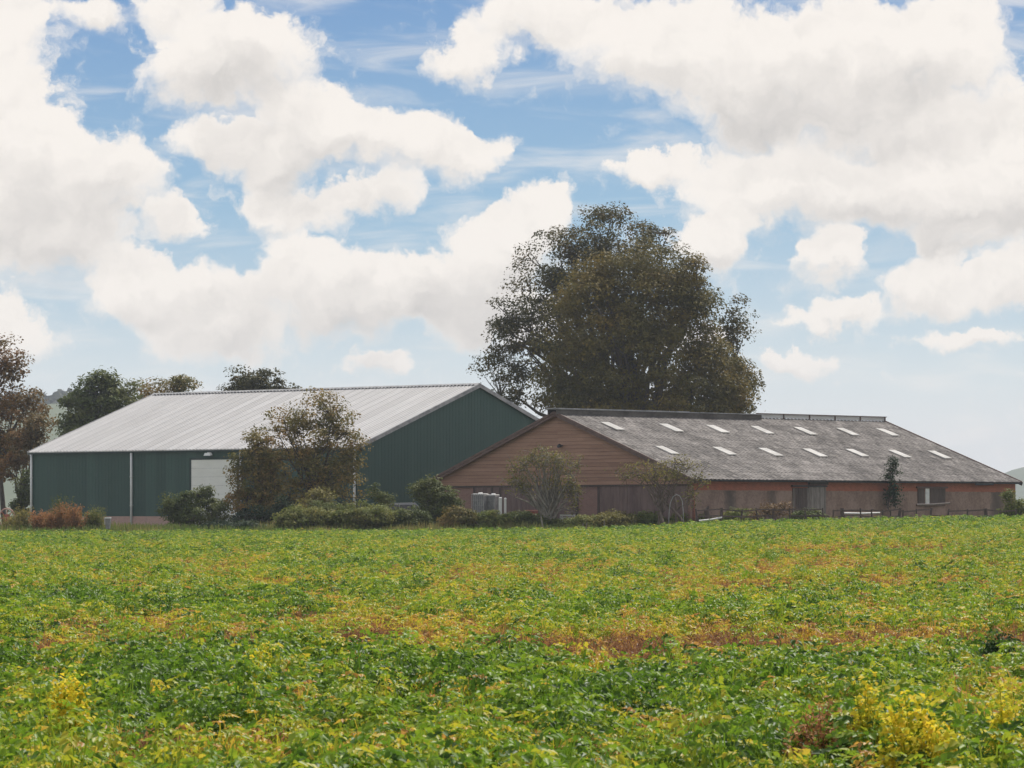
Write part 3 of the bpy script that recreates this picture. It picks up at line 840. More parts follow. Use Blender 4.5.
# ridge vent: boarded part, then white panes added for bright sky through the open gap
xr = hit(757, 414, BO, BR, (0, bm_, 0), (0, 1, 0)).x; xe = BL+.2
MAT['vent_board'] = weathered('vent_board', (.06, .055, .048), (.16, .145, .13), 1.2, .9, (.5, 1, 1))
MAT['sky_gap_white'] = leaf_mat('sky_gap_white', [(0, (.8, .79, .77)), (1, (.86, .85, .83))], .6, rough=.4)
rv = thing('ridge_vent', None, None); rv.parent = barn
b = MB(); b.box(-VG-.25, xr, bm_-.42, bm_-.36, BRG-.05, BRG+.27); b.box(-VG-.25, xr, bm_+.36, bm_+.42, BRG-.05, BRG+.27); b.build('vent_board', MAT['vent_board'], rv)
b = MB(); b.box(-VG-.3, xr*.62, bm_-.5, bm_+.5, BRG+.275, BRG+.36); b.box(xr*.622, xr-.01, bm_-.5, bm_+.5, BRG+.275, BRG+.325); b.build('vent_cap', MAT['lead'], rv)
npn = 5
for i in range(npn):
    xa = xr+(xe-xr)*i/npn; xb = xr+(xe-xr)*(i+1)/npn
    pb_ = MB(); pb_.box(xa+.035, xb-.035, bm_-.012, bm_+.012, BRG+.10, BRG+.342); pb_.build('sky_gap_pane', MAT['sky_gap_white'], rv)
b = MB()
for i in range(npn+1):
    xa = xr+(xe-xr)*i/npn; b.box(xa-.03, xa+.03, bm_-.08, bm_+.08, BRG+.0, BRG+.345)
b.box(xr+.0, xe+.1, bm_-.12, bm_+.12, BRG+.35, BRG+.405)
b.build('vent_frame', MAT['fascia'], rv)

# ================================================================== trees
def limb_path(a, b, rng, sag=.12, n=5):
    a = np.array(a); b = np.array(b); L = np.linalg.norm(b-a); out = []
    mid_ = (a+b)/2 + np.array([0, 0, L*sag]) + rng.normal(size=3)*L*.06
    for i in range(n+1):
        s = i/n; p = (1-s)**2*a + 2*s*(1-s)*mid_ + s*s*b
        if 0 < i < n: p = p + rng.normal(size=3)*L*.025
        out.append(p)
    return out


def make_tree(name, label, cat, px, Y, lobes, n_clus, per, leaf, mat, seed, trunk_r=.3, fork=.35, limbs=18, clus_r=.9, flat=.65, shell=.5,
              stems=1, bark='bark', group=None, twig=.02, up=.9, ragged=.35, base_spread=.3, ball=.42):
    rng = np.random.default_rng(seed)
    base = at(px, Y); k = Y/F
    L = []
    for lb in lobes:
        lx, ly, rx, ry = lb[:4]; dy = lb[4] if len(lb) > 4 else 0; wgt = lb[5] if len(lb) > 5 else 1
        L.append(((lx-px)*k, dy, E+(HOR-ly)*k-base.z, rx*k, rx*k*.9, ry*k, wgt))
    root = thing(name, label, cat, base, 0, group)
    L = np.array(L); wt = (L[:, 3]*L[:, 5])**.8*L[:, 6]; wt /= wt.sum()
    idx = rng.choice(len(L), n_clus, p=wt)
    dr_ = norm(rng.normal(size=(n_clus, 3)))
    rr = rng.uniform(0, 1, n_clus)**shell
    nv = np.array([mnoise.noise(Vector(d_*1.9) + Vector((seed*3.1, i_*7.7, 0))) for d_, i_ in zip(dr_, idx)])
    rr = rr*(1+ragged*nv)
    C = L[idx, :3] + dr_*rr[:, None]*L[idx, 3:6]
    C[:, 2] = np.maximum(C[:, 2], .15)
    top = C[:, 2].max(); cen = C.mean(0)
    # wood
    b = MB(); samples = []
    for s in range(stems):
        foot = np.array([rng.normal()*base_spread*(stems > 1), rng.normal()*base_spread*(stems > 1), -.15])
        fk = np.array([cen[0]*.35+rng.normal()*.3*(1 if stems == 1 else 2), rng.normal()*.3, top*fork*rng.uniform(.85, 1.1)])
        tp = limb_path(foot, fk, rng, .0, 5); tr_ = trunk_r/math.sqrt(stems)
        b.tube(tp, [tr_*(1.25 if i == 0 else 1.05-.09*i) for i in range(6)], 8)
        samples += [(p, tr_*.7) for p in tp[3:]]
        far = rng.choice(n_clus, max(2, limbs//stems), replace=False)
        for j in far:
            st = tp[rng.integers(3, 6)]; pt = limb_path(st, C[j], rng, .1, 6); r0 = tr_*rng.uniform(.3, .6)
            b.tube(pt, [max(r0*(1-i/6.5), .012) for i in range(7)], 6, cap=False)
            samples += [(p, max(r0*(1-i/6.5), .012)) for i, p in enumerate(pt)]
    SP = np.array([s_[0] for s_ in samples])
    for j in range(n_clus):
        dd = np.linalg.norm(SP-C[j], axis=1) + np.maximum(SP[:, 2]-C[j, 2], 0)*1.5
        a = SP[dd.argmin()]
        if np.linalg.norm(a-C[j]) < .1: continue
        b.tube(limb_path(a, C[j], rng, .05, 3), [twig*2, twig*1.6, twig*1.2, twig*.6], 4, cap=False)
        if bark in ('pale_bark', 'brown_bark'):
            for _ in range(3): b.tube(limb_path(C[j], C[j]+rng.normal(size=3)*clus_r*.5, rng, .05, 2), [twig*.9, twig*.7, twig*.3], 3, cap=False)
    b.build('trunk', MAT[bark], root, smooth=True)
    # foliage: sprays of leaves round every twig end
    n = n_clus*per
    ci_ = np.repeat(np.arange(n_clus), per)
    cs = rng.uniform(.6, 1.35, n_clus)[ci_]
    dv = norm(rng.normal(size=(n, 3))); dv[:, 2] = np.where(rng.uniform(size=n) < .55, np.abs(dv[:, 2]), dv[:, 2])
    off = dv*(rng.uniform(0, 1, n)**ball)[:, None]*clus_r*cs[:, None]; off[:, 2] *= flat
    PT = C[ci_] + off
    PT[:, 2] = np.maximum(PT[:, 2], .03)
    outw = norm(PT - cen)
    N = rng.normal(size=(n, 3))*.6 + outw*.35 + dv*.7; N[:, 2] += up*.7
    sz = leaf*rng.uniform(.6, 1.4, n)
    V, Q = leaf_quads(PT, N, sz, rng, .62, .15)
    cl = rng.uniform(0, 1, n_clus)[ci_]
    rnd = np.clip(.55*cl + .45*rng.uniform(0, 1, n), 0, 1)
    np_mesh('crown', V, Q, rnd, mat, root)
    return root


MAT['lf_olive'] = leaf_mat('olive_leaf', [(0, (.055, .055, .016)), (.35, (.105, .094, .024)), (.7, (.185, .14, .034)), (1, (.33, .21, .05))], .3)
MAT['lf_dark'] = leaf_mat('dark_grey_green_leaf', [(0, (.042, .050, .018)), (.5, (.085, .080, .027)), (.85, (.15, .105, .036)), (1, (.23, .14, .048))], .28)
MAT['lf_red'] = leaf_mat('reddish_leaf', [(0, (.075, .066, .024)), (.4, (.15, .105, .038)), (.8, (.25, .13, .05)), (1, (.33, .17, .06))], .32)
MAT['lf_rust'] = leaf_mat('rusty_leaf', [(0, (.075, .088, .026)), (.4, (.16, .145, .042)), (.72, (.29, .20, .065)), (1, (.44, .23, .08))], .33)
MAT['lf_green'] = leaf_mat('shrub_leaf', [(0, (.05, .072, .022)), (.5, (.10, .125, .036)), (1, (.20, .20, .065))], .3)
MAT['lf_deep'] = leaf_mat('deep_green_leaf', [(0, (.018, .034, .018)), (.5, (.035, .058, .028)), (1, (.075, .10, .045))], .22)
MAT['lf_bramble'] = leaf_mat('bramble_leaf', [(0, (.075, .105, .028)), (.5, (.16, .185, .045)), (.9, (.28, .25, .075)), (1, (.30, .18, .07))], .32)
MAT['lf_yell'] = leaf_mat('yellow_green_leaf', [(0, (.10, .10, .03)), (.5, (.20, .18, .05)), (1, (.36, .29, .08))], .32)
MAT['lf_weed'] = leaf_mat('rust_weed', [(0, (.18, .13, .05)), (.5, (.38, .185, .075)), (1, (.55, .26, .11))], .3)

# the two great trees behind the barn
make_tree('tree', 'tall loose-leaved tree with sky showing through, behind the dense olive crown', 'tree', 612, 292,
          [(610, 250, 66, 34), (575, 262, 46, 42), (645, 258, 42, 34), (545, 300, 48, 48), (512, 335, 30, 34), (505, 372, 30, 30), (540, 350, 50, 50), (680, 300, 34, 40),
           (738, 320, 18, 24), (735, 350, 22, 26), (745, 378, 14, 18), (600, 330, 80, 70, 0, .8), (560, 395, 60, 22), (720, 385, 30, 24), (606, 217, 24, 9, 0, 1.6), (525, 255, 16, 14)],
          380, 120, .23, MAT['lf_dark'], 11, trunk_r=.75, fork=.33, limbs=40, clus_r=1.35, shell=.45, twig=.03, ragged=.45)
make_tree('tree', 'dense rounded olive brown crowned tree directly behind the barn ridge', 'tree', 640, 279,
          [(640, 308, 78, 50), (600, 335, 62, 58), (682, 338, 48, 48), (640, 370, 92, 50), (715, 375, 34, 36), (570, 385, 42, 34), (660, 280, 46, 26), (600, 285, 40, 28), (735, 395, 22, 22), (640, 415, 95, 26), (705, 412, 45, 20), (575, 412, 45, 20)],
          330, 300, .23, MAT['lf_olive'], 12, trunk_r=.7, fork=.3, limbs=30, clus_r=1.75, flat=.75, shell=.32, ragged=.25)
# trees behind the hall
make_tree('tree', 'small round dark crowned tree peeping over the middle of the hall ridge', 'tree', 257, 300,
          [(257, 388, 26, 18), (240, 392, 18, 14), (275, 392, 16, 12), (290, 395, 10, 5), (257, 420, 30, 25)], 110, 110, .26, MAT['lf_dark'], 21, trunk_r=.35, limbs=16, clus_r=1.1)
make_tree('tree', 'dark green upright tree above the left end of the hall roof', 'tree', 104, 296,
          [(108, 383, 20, 18), (100, 400, 26, 26), (85, 412, 24, 26), (118, 405, 24, 24), (100, 440, 35, 35), (75, 430, 16, 20)], 150, 120, .26, MAT['lf_green'], 22, trunk_r=.35, limbs=20, clus_r=1.15)
make_tree('tree', 'sparse reddish topped tree between the upright green tree and hall ridge', 'tree', 165, 304,
          [(172, 388, 22, 10), (150, 395, 18, 12), (183, 386, 10, 7), (160, 415, 28, 25)], 70, 70, .26, MAT['lf_rust'], 23, trunk_r=.3, limbs=16, clus_r=1.2, ragged=.6)
# reddish trees at the left border of the picture
make_tree('tree', 'tall reddish brown tree with thin bare stem at far left of hall', 'tree', 6, 268,
          [(-4, 372, 22, 28), (12, 368, 14, 18), (5, 420, 36, 40), (30, 415, 22, 24), (-20, 400, 40, 60), (15, 450, 30, 24), (2, 345, 12, 10)], 150, 66, .24, MAT['lf_red'], 35, trunk_r=.22, fork=.38, limbs=22, clus_r=1.1, ragged=.5)
make_tree('tree', 'shorter reddish tree close beside the left end of the hall', 'tree', 15, 262,
          [(28, 440, 20, 26), (15, 455, 22, 22), (40, 430, 14, 14), (5, 470, 16, 12)], 70, 60, .22, MAT['lf_red'], 32, trunk_r=.16, fork=.45, limbs=14, clus_r=.95, ragged=.45)
make_tree('shrub', 'grey green shrub under the reddish trees beside the hall corner', 'shrub', 24, 257,
          [(24, 492, 10, 18), (20, 508, 12, 12), (28, 478, 5, 8)], 50, 60, .18, MAT['lf_green'], 33, trunk_r=.08, fork=.2, limbs=8, clus_r=.6)

# shrubs in front of the hall
make_tree('tree', 'rusty topped bushy tree standing against the front corner of the hall', 'tree', 312, 226,
          [(315, 420, 36, 24), (335, 435, 30, 26), (290, 430, 28, 22), (310, 455, 46, 30), (350, 455, 16, 20), (300, 490, 44, 34), (335, 485, 30, 34), (320, 402, 18, 10)],
          260, 58, .18, MAT['lf_rust'], 41, trunk_r=.3, fork=.25, limbs=40, clus_r=.8, stems=3, ragged=.5, twig=.02)
make_tree('shrub', 'tall brown green shrub covering the right edge of the white door', 'shrub', 256, 224,
          [(258, 450, 20, 20), (250, 475, 22, 24), (268, 470, 20, 26), (262, 505, 30, 24), (240, 495, 12, 18)],
          150, 80, .17, MAT['lf_rust'], 42, trunk_r=.2, fork=.25, limbs=24, clus_r=.7, stems=3, ragged=.45)
make_tree('shrub', 'wide dark green shrub in front of the white door of the hall', 'shrub', 196, 224,
          [(180, 506, 18, 16), (200, 502, 15, 16), (218, 511, 16, 13), (196, 518, 36, 12), (207, 494, 6, 7), (172, 512, 12, 12)], 150, 70, .15, MAT['lf_green'], 43, trunk_r=.12, fork=.15, limbs=20, clus_r=.55, stems=4)
make_tree('shrub', 'dark shadowy bush at the foot of the rusty bushy tree', 'shrub', 262, 221,
          [(255, 520, 24, 12), (285, 515, 20, 16), (310, 515, 16, 14)], 110, 80, .15, MAT['lf_deep'], 44, trunk_r=.1, fork=.15, limbs=14, clus_r=.5, stems=3)
make_tree('shrub', 'pale twiggy young shrub among brambles before the green gable', 'shrub', 320, 218,
          [(320, 500, 14, 12), (312, 508, 14, 10)], 45, 45, .15, MAT['lf_yell'], 45, trunk_r=.07, fork=.3, limbs=10, clus_r=.5, stems=2, bark='pale_bark')
make_tree('shrub', 'small thin sapling in front of the dark green gable', 'shrub', 377, 222,
          [(377, 495, 9, 11), (385, 502, 8, 8)], 32, 40, .15, MAT['lf_green'], 46, trunk_r=.05, fork=.3, limbs=8, clus_r=.5)
make_tree('shrub', 'round full green bush at the left corner of the barn gable', 'shrub', 436, 219,
          [(434, 500, 17, 18), (445, 505, 14, 18), (422, 490, 9, 9), (438, 516, 24, 12), (430, 485, 8, 6)], 170, 90, .14, MAT['lf_green'], 47, trunk_r=.1, fork=.2, limbs=16, clus_r=.5, stems=3)
for i, (a, c, rxx, hh, mt, lab) in enumerate((
        (300, 519, 22, 12, 'lf_bramble', 'low bramble mound under the rusty tree, nearest the hall corner'),
        (342, 518, 24, 12, 'lf_bramble', 'low bramble mound by the foot of the white corner downpipe'),
        (385, 519, 26, 11, 'lf_bramble', 'low yellow green bramble mound in front of the parked car'),
        (458, 519, 14, 11, 'lf_rust', 'rust brown bramble mound right beside the round green bush'),
        (488, 521, 20, 11, 'lf_bramble', 'bramble mound in front of the caged water tanks'),
        (520, 522, 18, 9, 'lf_green', 'low green weed mound left of the pale twigged tree'),
        (610, 522, 22, 9, 'lf_yell', 'pale straw coloured weed mound before the wide gable door'),
        (645, 522, 20, 9, 'lf_bramble', 'low weed mound under the sparse many stemmed tree'),
        (322, 516, 22, 13, 'lf_green', 'dark green bramble mound between the rusty tree and corner downpipe mound'),
        (365, 517, 24, 13, 'lf_bramble', 'tall bramble mound just right of the white corner downpipe'),
        (407, 520, 20, 11, 'lf_green', 'green bramble mound touching the left of the round green bush'),
        (545, 526, 18, 6, 'lf_green', 'low weed mound round the trunk of the pale twigged tree'),
        (585, 524, 20, 7, 'lf_bramble', 'low weed mound round the close pair of short stakes'),
        (690, 520, 18, 6, 'lf_bramble', 'low weed mound at the foot of the bent pipe hoop'),
        (232, 528, 26, 7, 'lf_deep', 'low dark weed mound below the wide shrub by the white door'),
        (740, 517, 16, 6, 'lf_bramble', 'low weed mound just right of the dark fence post'),
        (808, 517, 16, 5, 'lf_green', 'low weed mound below the plank doors of the brick wall'))):
    make_tree('bramble', lab, 'bush', a, 212+i % 3, [(a, c, rxx, hh), (a-rxx*.6, c+3, rxx*.6, hh*.85), (a+rxx*.6, c+2, rxx*.6, hh*.9)], 150, 70, .13, MAT[mt], 60+i, trunk_r=.04, fork=.2, limbs=10, clus_r=.42, stems=3, group='low bramble and weed mounds along the field edge')
# twiggy trees before the barn gable
make_tree('tree', 'small twiggy tree with pale branches and yellowish top before barn gable', 'tree', 549, 214,
          [(545, 458, 26, 10), (524, 468, 18, 14), (566, 468, 16, 15), (545, 485, 32, 20, 0, .5), (572, 492, 14, 18), (516, 485, 12, 14)],
          170, 20, .13, MAT['lf_yell'], 51, trunk_r=.19, fork=.26, limbs=60, clus_r=.6, bark='pale_bark', twig=.024, ragged=.5)
make_tree('tree', 'sparse leaning tree with several thin bare stems at barn corner', 'tree', 664, 209.5,
          [(650, 470, 28, 10), (680, 466, 22, 9), (665, 478, 36, 10), (699, 478, 10, 12), (628, 476, 16, 9), (690, 495, 10, 14)],
          110, 15, .13, MAT['lf_yell'], 52, trunk_r=.20, fork=.55, limbs=26, clus_r=.65, stems=5, bark='brown_bark', twig=.020, base_spread=1.3, ragged=.5)
make_tree('climber', 'dark green climbing plant growing up the red brick wall to the roof', 'climber', 893, 223.5,
          [(892, 478, 6, 14), (894, 495, 6, 14), (893, 464, 4, 6)], 45, 38, .14, MAT['lf_deep'], 53, trunk_r=.05, fork=.4, limbs=6, clus_r=.42)
make_tree('shrub', 'light green shrub at the far right end of the barn', 'shrub', 1018, 222,
          [(1020, 508, 10, 8), (1010, 513, 10, 6), (1008, 497, 4, 9)], 60, 60, .13, MAT['lf_bramble'], 54, trunk_r=.05, fork=.2, limbs=8, clus_r=.45)
make_tree('shrub', 'straw brown dry shrub between the fence and red brick wall', 'shrub', 780, 209.5,
          [(770, 509, 9, 8), (783, 510, 9, 8), (755, 515, 14, 5)], 45, 26, .13, leaf_mat('straw_leaf', [(0, (.12, .07, .04)), (.6, (.22, .14, .07)), (1, (.30, .22, .10))], .2), 55, trunk_r=.05, fork=.2, limbs=14, clus_r=.5, stems=4)


# ================================================================== rough grass and weeds
def blades(name, n, xr_, yr_, hmin, hmax, mat, seed, width=.025, label=None):
    rng = np.random.default_rng(seed)
    x = rng.uniform(*xr_, n); y = rng.uniform(*yr_, n)
    z = gz(x, y); pn = np.array([mnoise.noise(Vector((a*.4, b_*.3, seed))) for a, b_ in zip(x, y)])
    h = rng.uniform(hmin, hmax, n)*(1+.7*pn)
    a = rng.uniform(0, 6.283, n); lean = rng.uniform(.05, .5, n)*h
    w = width*rng.uniform(.6, 1.5, n)
    B0 = np.stack([x, y, z-.02], 1); sx = np.stack([np.cos(a+1.57)*w, np.sin(a+1.57)*w, 0*x], 1)
    tp = B0 + np.stack([np.cos(a)*lean, np.sin(a)*lean, h], 1)
    V = np.stack([B0-sx, B0+sx, tp+sx*.25, tp-sx*.25], 1).reshape(-1, 3)
    o = np_mesh(name, V, np.arange(n*4).reshape(n, 4), np.clip(.5+.7*pn+rng.normal(size=n)*.15, 0, 1), mat)
    return tag(o, label, 'grass', kind='stuff')


MAT['blade'] = leaf_mat('grass_blade', [(0, (.06, .11, .025)), (.45, (.12, .17, .04)), (.8, (.25, .22, .075)), (1, (.36, .27, .11))], .38, clump=.3)
blades('rough_grass', 42000, (-37, 34), (204, 216), .15, .55, MAT['blade'], 5, .03, 'rough uncut grass between the field and the farm buildings')
blades('yard_grass', 14000, (-40, 34), (216, 250), .1, .35, MAT['blade'], 6, .03, 'short rough grass round the farm buildings')


def weed(label, px, Y, h, n, mat, seed, wide=.5, group=None, name='weed_clump'):
    rng = np.random.default_rng(seed); root = thing(name, label, 'weed', at(px, Y), 0, group)
    b = MB(); Cs = []
    for i in range(n):
        a = rng.uniform(0, 6.283); r0 = rng.uniform(0, wide*.6)
        p0 = np.array([r0*math.cos(a), r0*math.sin(a), -.05]); tp = p0*1.6 + np.array([rng.normal()*.15, rng.normal()*.15, h*rng.uniform(.55, 1.1)])
        b.tube([p0, (p0+tp)/2+rng.normal(size=3)*.03, tp], [.012, .01, .005], 4, cap=False)
        for s in np.linspace(.35, 1, 14): Cs.append(p0+(tp-p0)*s + rng.normal(size=3)*.07)
    b.build('stem', mat, root)
    C = np.array(Cs); C = np.repeat(C, 3, 0)+rng.normal(size=(len(C)*3, 3))*.05; n_ = len(C)
    V, Q = leaf_quads(C, rng.normal(size=(n_, 3))+np.array([0, -.3, .6]), .11*rng.uniform(.6, 1.3, n_), rng, .5)
    np_mesh('foliage', V, Q, rng.uniform(0, 1, n_), mat, root)
    return root


for i, (px, Y, h, mt, lab) in enumerate((
        (40, 213, 1.15, 'lf_weed', 'rust red weed clump by the white downpipe at hall corner'), (52, 212, 1.1, 'lf_weed', 'rust red weed clump next to the hall corner weeds'),
        (62, 212, 1.6, 'lf_weed', 'tallest orange red weed clump before the hall plinth'), (75, 212, 1.5, 'lf_weed', 'orange red weed clump just right of the tallest one'),
        (86, 213, 1.1, 'lf_bramble', 'greenish weed clump between the red weeds and grey bin'), (96, 213, 1.4, 'lf_bramble', 'thin olive weed clump standing left of the grey bin'),
        (22, 214, 1.35, 'lf_yell', 'yellow green weed clump beside the red wheel'), (60, 216, 1.9, 'lf_green', 'tall green weed rising behind the rust red clumps'),
        (10, 213, .9, 'lf_yell', 'low straw yellow weed clump below the red wheel'))):
    weed(lab, px, Y, h*1.08, 44, MAT[mt], 200+i, .75, 'weed clumps before the left end of the hall')

# ================================================================== smaller objects
# red reel
p = at(7, 224); reel = thing('reel', 'red spoked reel with pale rim standing at far left of the hall', 'reel', (p.x, p.y, p.z+.05), R(8))
b = MB(); rc = .62
ring = [(rc*math.cos(a)*.82, 0, .72+rc*math.sin(a)) for a in np.linspace(0, 2*math.pi, 25)]
b.tube(ring, .045, 6, cap=False); b.build('rim', weathered('pale_red_rim', (.40, .22, .18), (.55, .36, .30), 4, .7), reel, smooth=True)
b = MB()
for a in np.linspace(0, math.pi, 5)[:-1]:
    b.beam((-rc*.8*math.cos(a), .02, .72-rc*.97*math.sin(a)), (rc*.8*math.cos(a), .02, .72+rc*.97*math.sin(a)), .05, .07, up=(0, 1, 0))
b.build('spoke', MAT['red_paint'], reel)
b = MB(); b.tube([(0, -.12, .72), (0, .3, .72)], .26, 14); b.build('hub', MAT['red_paint'], reel)
b = MB(); b.beam((-.35, .3, -.05), (0, .3, .75), .07, .07); b.beam((.35, .3, -.05), (0, .3, .75), .07, .07); b.build('stand', MAT['black_metal'], reel)
# grey bin
p = at(108, 207, 517.); p.z -= .96; bn_ = thing('bin', 'small dark grey bin with white lid against the brick plinth', 'bin', p)
bn_.scale = (.7, .7, 1)
b = MB(); b.hexa([(-.17, -.17, .25), (.17, -.17, .25), (.17, .17, .25), (-.17, .17, .25), (-.23, -.23, .86), (.23, -.23, .86), (.23, .23, .86), (-.23, .23, .86)]); b.build('body', MAT['grey_plastic'], bn_, bevel=.02)
b = MB(); b.box(-.25, .25, -.25, .25, .865, .94); b.box(-.29, -.252, -.1, .1, .5, .92); b.build('lid', MAT['white_paint'], bn_, bevel=.02)
b = MB(); b.box(-.04, .04, -.04, .04, -.75, .249); b.build('post', MAT['black_metal'], bn_)

# parked car behind the brambles (seen from its side)
p = at(408, 229); car = thing('parked_car', 'pale grey parked car half hidden by brambles below the green gable', 'car', p, R(12))
MAT['car_paint'] = weathered('pale_car_paint', (.24, .23, .225), (.30, .29, .28), 1, .3, spec=.6); MAT['car_glass'] = weathered('dark_car_glass', (.012, .013, .018), (.02, .02, .028), 1, .08, spec=.6)
prof = [(-2.15, .45), (-2.2, .95), (-1.95, 1.05), (-1.55, 1.72), (.35, 1.78), (1.0, 1.15), (2.05, 1.02), (2.2, .75), (2.15, .42)]
b = MB(); wv_ = .86
def cw_(z): return wv_ if z < 1.1 else wv_-.22*(z-1.1)/.65
b.poly([(x, -cw_(z), z) for x, z in prof]); b.poly([(x, cw_(z), z) for x, z in reversed(prof)])
for (x0, z0_), (x1, z1_) in zip(prof, prof[1:]+prof[:1]): b.quad((x0, cw_(z0_), z0_), (x1, cw_(z1_), z1_), (x1, -cw_(z1_), z1_), (x0, -cw_(z0_), z0_))
b.build('body', MAT['car_paint'], car)
for (xa, xb, xc, xd) in ((-1.72, -.75, -.75, -1.45), (-.68, .15, .15, -.68), (.22, .82, .40, .22)):
    for s in (-1, 1):
        b = MB(); b.hexa([(xa, s*.885, 1.12), (xb, s*.885, 1.12), (xb, s*.84, 1.13), (xa, s*.84, 1.13), (xd, s*.76, 1.62), (xc, s*.76, 1.62), (xc, s*.70, 1.62), (xd, s*.70, 1.62)])
        b.build('window', MAT['car_glass'], car)
for x in (-1.35, 1.35):
    for s in (-1, 1):
        b = MB(); b.tube([(x, s*.68, .33), (x, s*.88, .33)], .33, 18); w_ = b.build('wheel', MAT['black_metal'], car, smooth=False)

# caged tanks
def tank(label, px, Y, wpx, ztop):
    p = at(px, Y); r_ = thing('water_tank', label, 'tank', p, R(-20), 'caged tanks before the barn gable'); w = wpx*Y/F/2*.9; h = ztop
    b = MB(); b.box(-w, w, -.48, .48, .16, h-.1); b.build('tank', MAT['grey_plastic'], r_, bevel=.06)
    b = MB(); b.box(-w*.96, w*.96, -.46, .46, h-.095, h-.01); b.lathe([(.14, 0), (.14, .07)], 12, (0, 0, h-.01)); b.build('tank_top', MAT['white_paint'], r_, bevel=.03)
    b = MB()
    for i in range(7):
        x = -w-.02+i*(2*w+.04)/6; b.box(x-.014, x+.014, -.53, -.5, .12, h-.03)
    for z_ in np.linspace(.2, h-.08, 7): b.box(-w-.04, w+.04, -.565, -.535, z_-.014, z_+.014)
    b.build('cage', MAT['lead'], r_)
    b = MB(); b.box(-w, w, -.5, .5, .0, .15); b.build('pallet', MAT['grey_wood'], r_)
tank('wider caged grey tank with white top, left of the pair at barn gable', 480.5, 217.5, 13.5, 2.28)
tank('narrower caged grey tank with white top beside the white posts', 493.5, 217.9, 9, 2.22)
for px, w_, lab in ((500.3, .20, 'thick white post standing right beside the narrower tank'), (505.2, .15, 'thin white post just right of the thick white post')):
    r_ = MB(); h_ = 1.98 if w_ > .18 else 1.94
    r_.box(-w_/2, w_/2, -w_/2, w_/2, -.1, h_); r_.hexa([(-w_*.6, -w_*.6, h_+.001), (w_*.6, -w_*.6, h_+.001), (w_*.6, w_*.6, h_+.001), (-w_*.6, w_*.6, h_+.001), (-w_*.3, -w_*.3, h_+.06), (w_*.3, -w_*.3, h_+.06), (w_*.3, w_*.3, h_+.06), (-w_*.3, w_*.3, h_+.06)])
    o = r_.build('post', MAT['white_paint'], None, bevel=.01); o.location = at(px, 217); tag(o, lab, 'post')
# white bucket
b = MB(); b.lathe([(.13, 0), (.17, .34), (.185, .34), (.185, .37), (.15, .37)], 14); b.tube([(-.17, 0, .34), (-.1, 0, .48), (.1, 0, .48), (.17, 0, .34)], .01, 5)
o = b.build('bucket', MAT['white_paint'], None, smooth=False); q = at(466, 219); o.location = (q.x, q.y, q.z+.62); tag(o, 'small white bucket on the dark block left of the tanks', 'bucket')
b = MB(); b.box(-.5, .5, -.3, .3, 0, .61); o = b.build('block', MAT['black_metal'], None, bevel=.03); o.location = (q.x-.15, q.y, q.z); tag(o, 'low black block carrying a white bucket at the barn corner', 'block')
# red tub, white slatted crate
q = at(532, 217); tub = thing('crate', 'small red crate on the ground behind the pale twigged tree', 'crate', q)
b = MB(); b.hexa([(-.3, -.2, .3), (.3, -.2, .3), (.3, .2, .3), (-.3, .2, .3), (-.36, -.25, 1.15), (.36, -.25, 1.15), (.36, .25, 1.15), (-.36, .25, 1.15)]); b.build('body', MAT['red_paint'], tub, bevel=.02)
b = MB(); b.box(-.4, .4, -.29, .29, 1.155, 1.24); b.build('rim', weathered('pale_red', (.5, .2, .15), (.6, .3, .24), 4, .6), tub, bevel=.015)
b = MB(); b.box(-.3, .3, -.2, .2, -.05, .295); b.build('base', MAT['dark_wood'], tub)
q = at(567.5, 215); cr = thing('slatted_crate', 'white slatted crate on the ground right of the pale twigged tree', 'crate', q, R(-15))
for z_ in (.30, .48, .66, .84):
    b = MB(); b.box(-.42, .42, -.3, -.27, z_, z_+.11); b.box(-.42, .42, .27, .3, z_, z_+.11); b.build('slat', MAT['white_paint'], cr)
b = MB()
for x in (-.4, .4):
    for y in (-.265, .2): b.box(x-.03, x+.03, y, y+.06, -.05, .96)
b.box(-.36, .36, -.2, .19, -.02, .25); b.build('frame', MAT['pale_plastic'], cr)
# stakes
for px, Y, h, lean, lab in ((542.5, 208.5, 1.12, -.22, 'pale leaning stake beside the trunk of the twiggy tree'), (582.8, 208, .72, .03, 'short pale stake, left of the close pair before gable'),
                            (586.0, 208, .75, .10, 'short tilted pale stake, right of the close pair before gable'), (604.3, 208, .85, .0, 'single upright thin stake before the wide gable door')):
    b = MB(); b.tube([(0, 0, -.2), (lean*.5, 0, h*.5), (lean, 0, h)], [.05 if h > 1 else .035]*3, 7); o = b.build('stake', MAT['pale_bark'], None); q = at(px, Y); o.location = (q.x-lean*.5, q.y, q.z); tag(o, lab, 'stake')
# bent hoop
q = at(676.5, 208.2); b = MB(); hw = .42
b.tube([(-hw*1.15, 0, -.1), (-hw*1.05, 0, 1.1), (-hw*.9, 0, 1.65), (-hw*.5, 0, 2.05), (0, 0, 2.18), (hw*.45, 0, 2.1), (hw*.8, 0, 1.8), (hw*.95, 0, 1.2), (hw, 0, -.1)], .024, 7)
o = b.build('hoop', MAT['lead'], None, smooth=True); o.location = q; tag(o, 'pale bent pipe hoop in the ground at the barn corner', 'hoop')

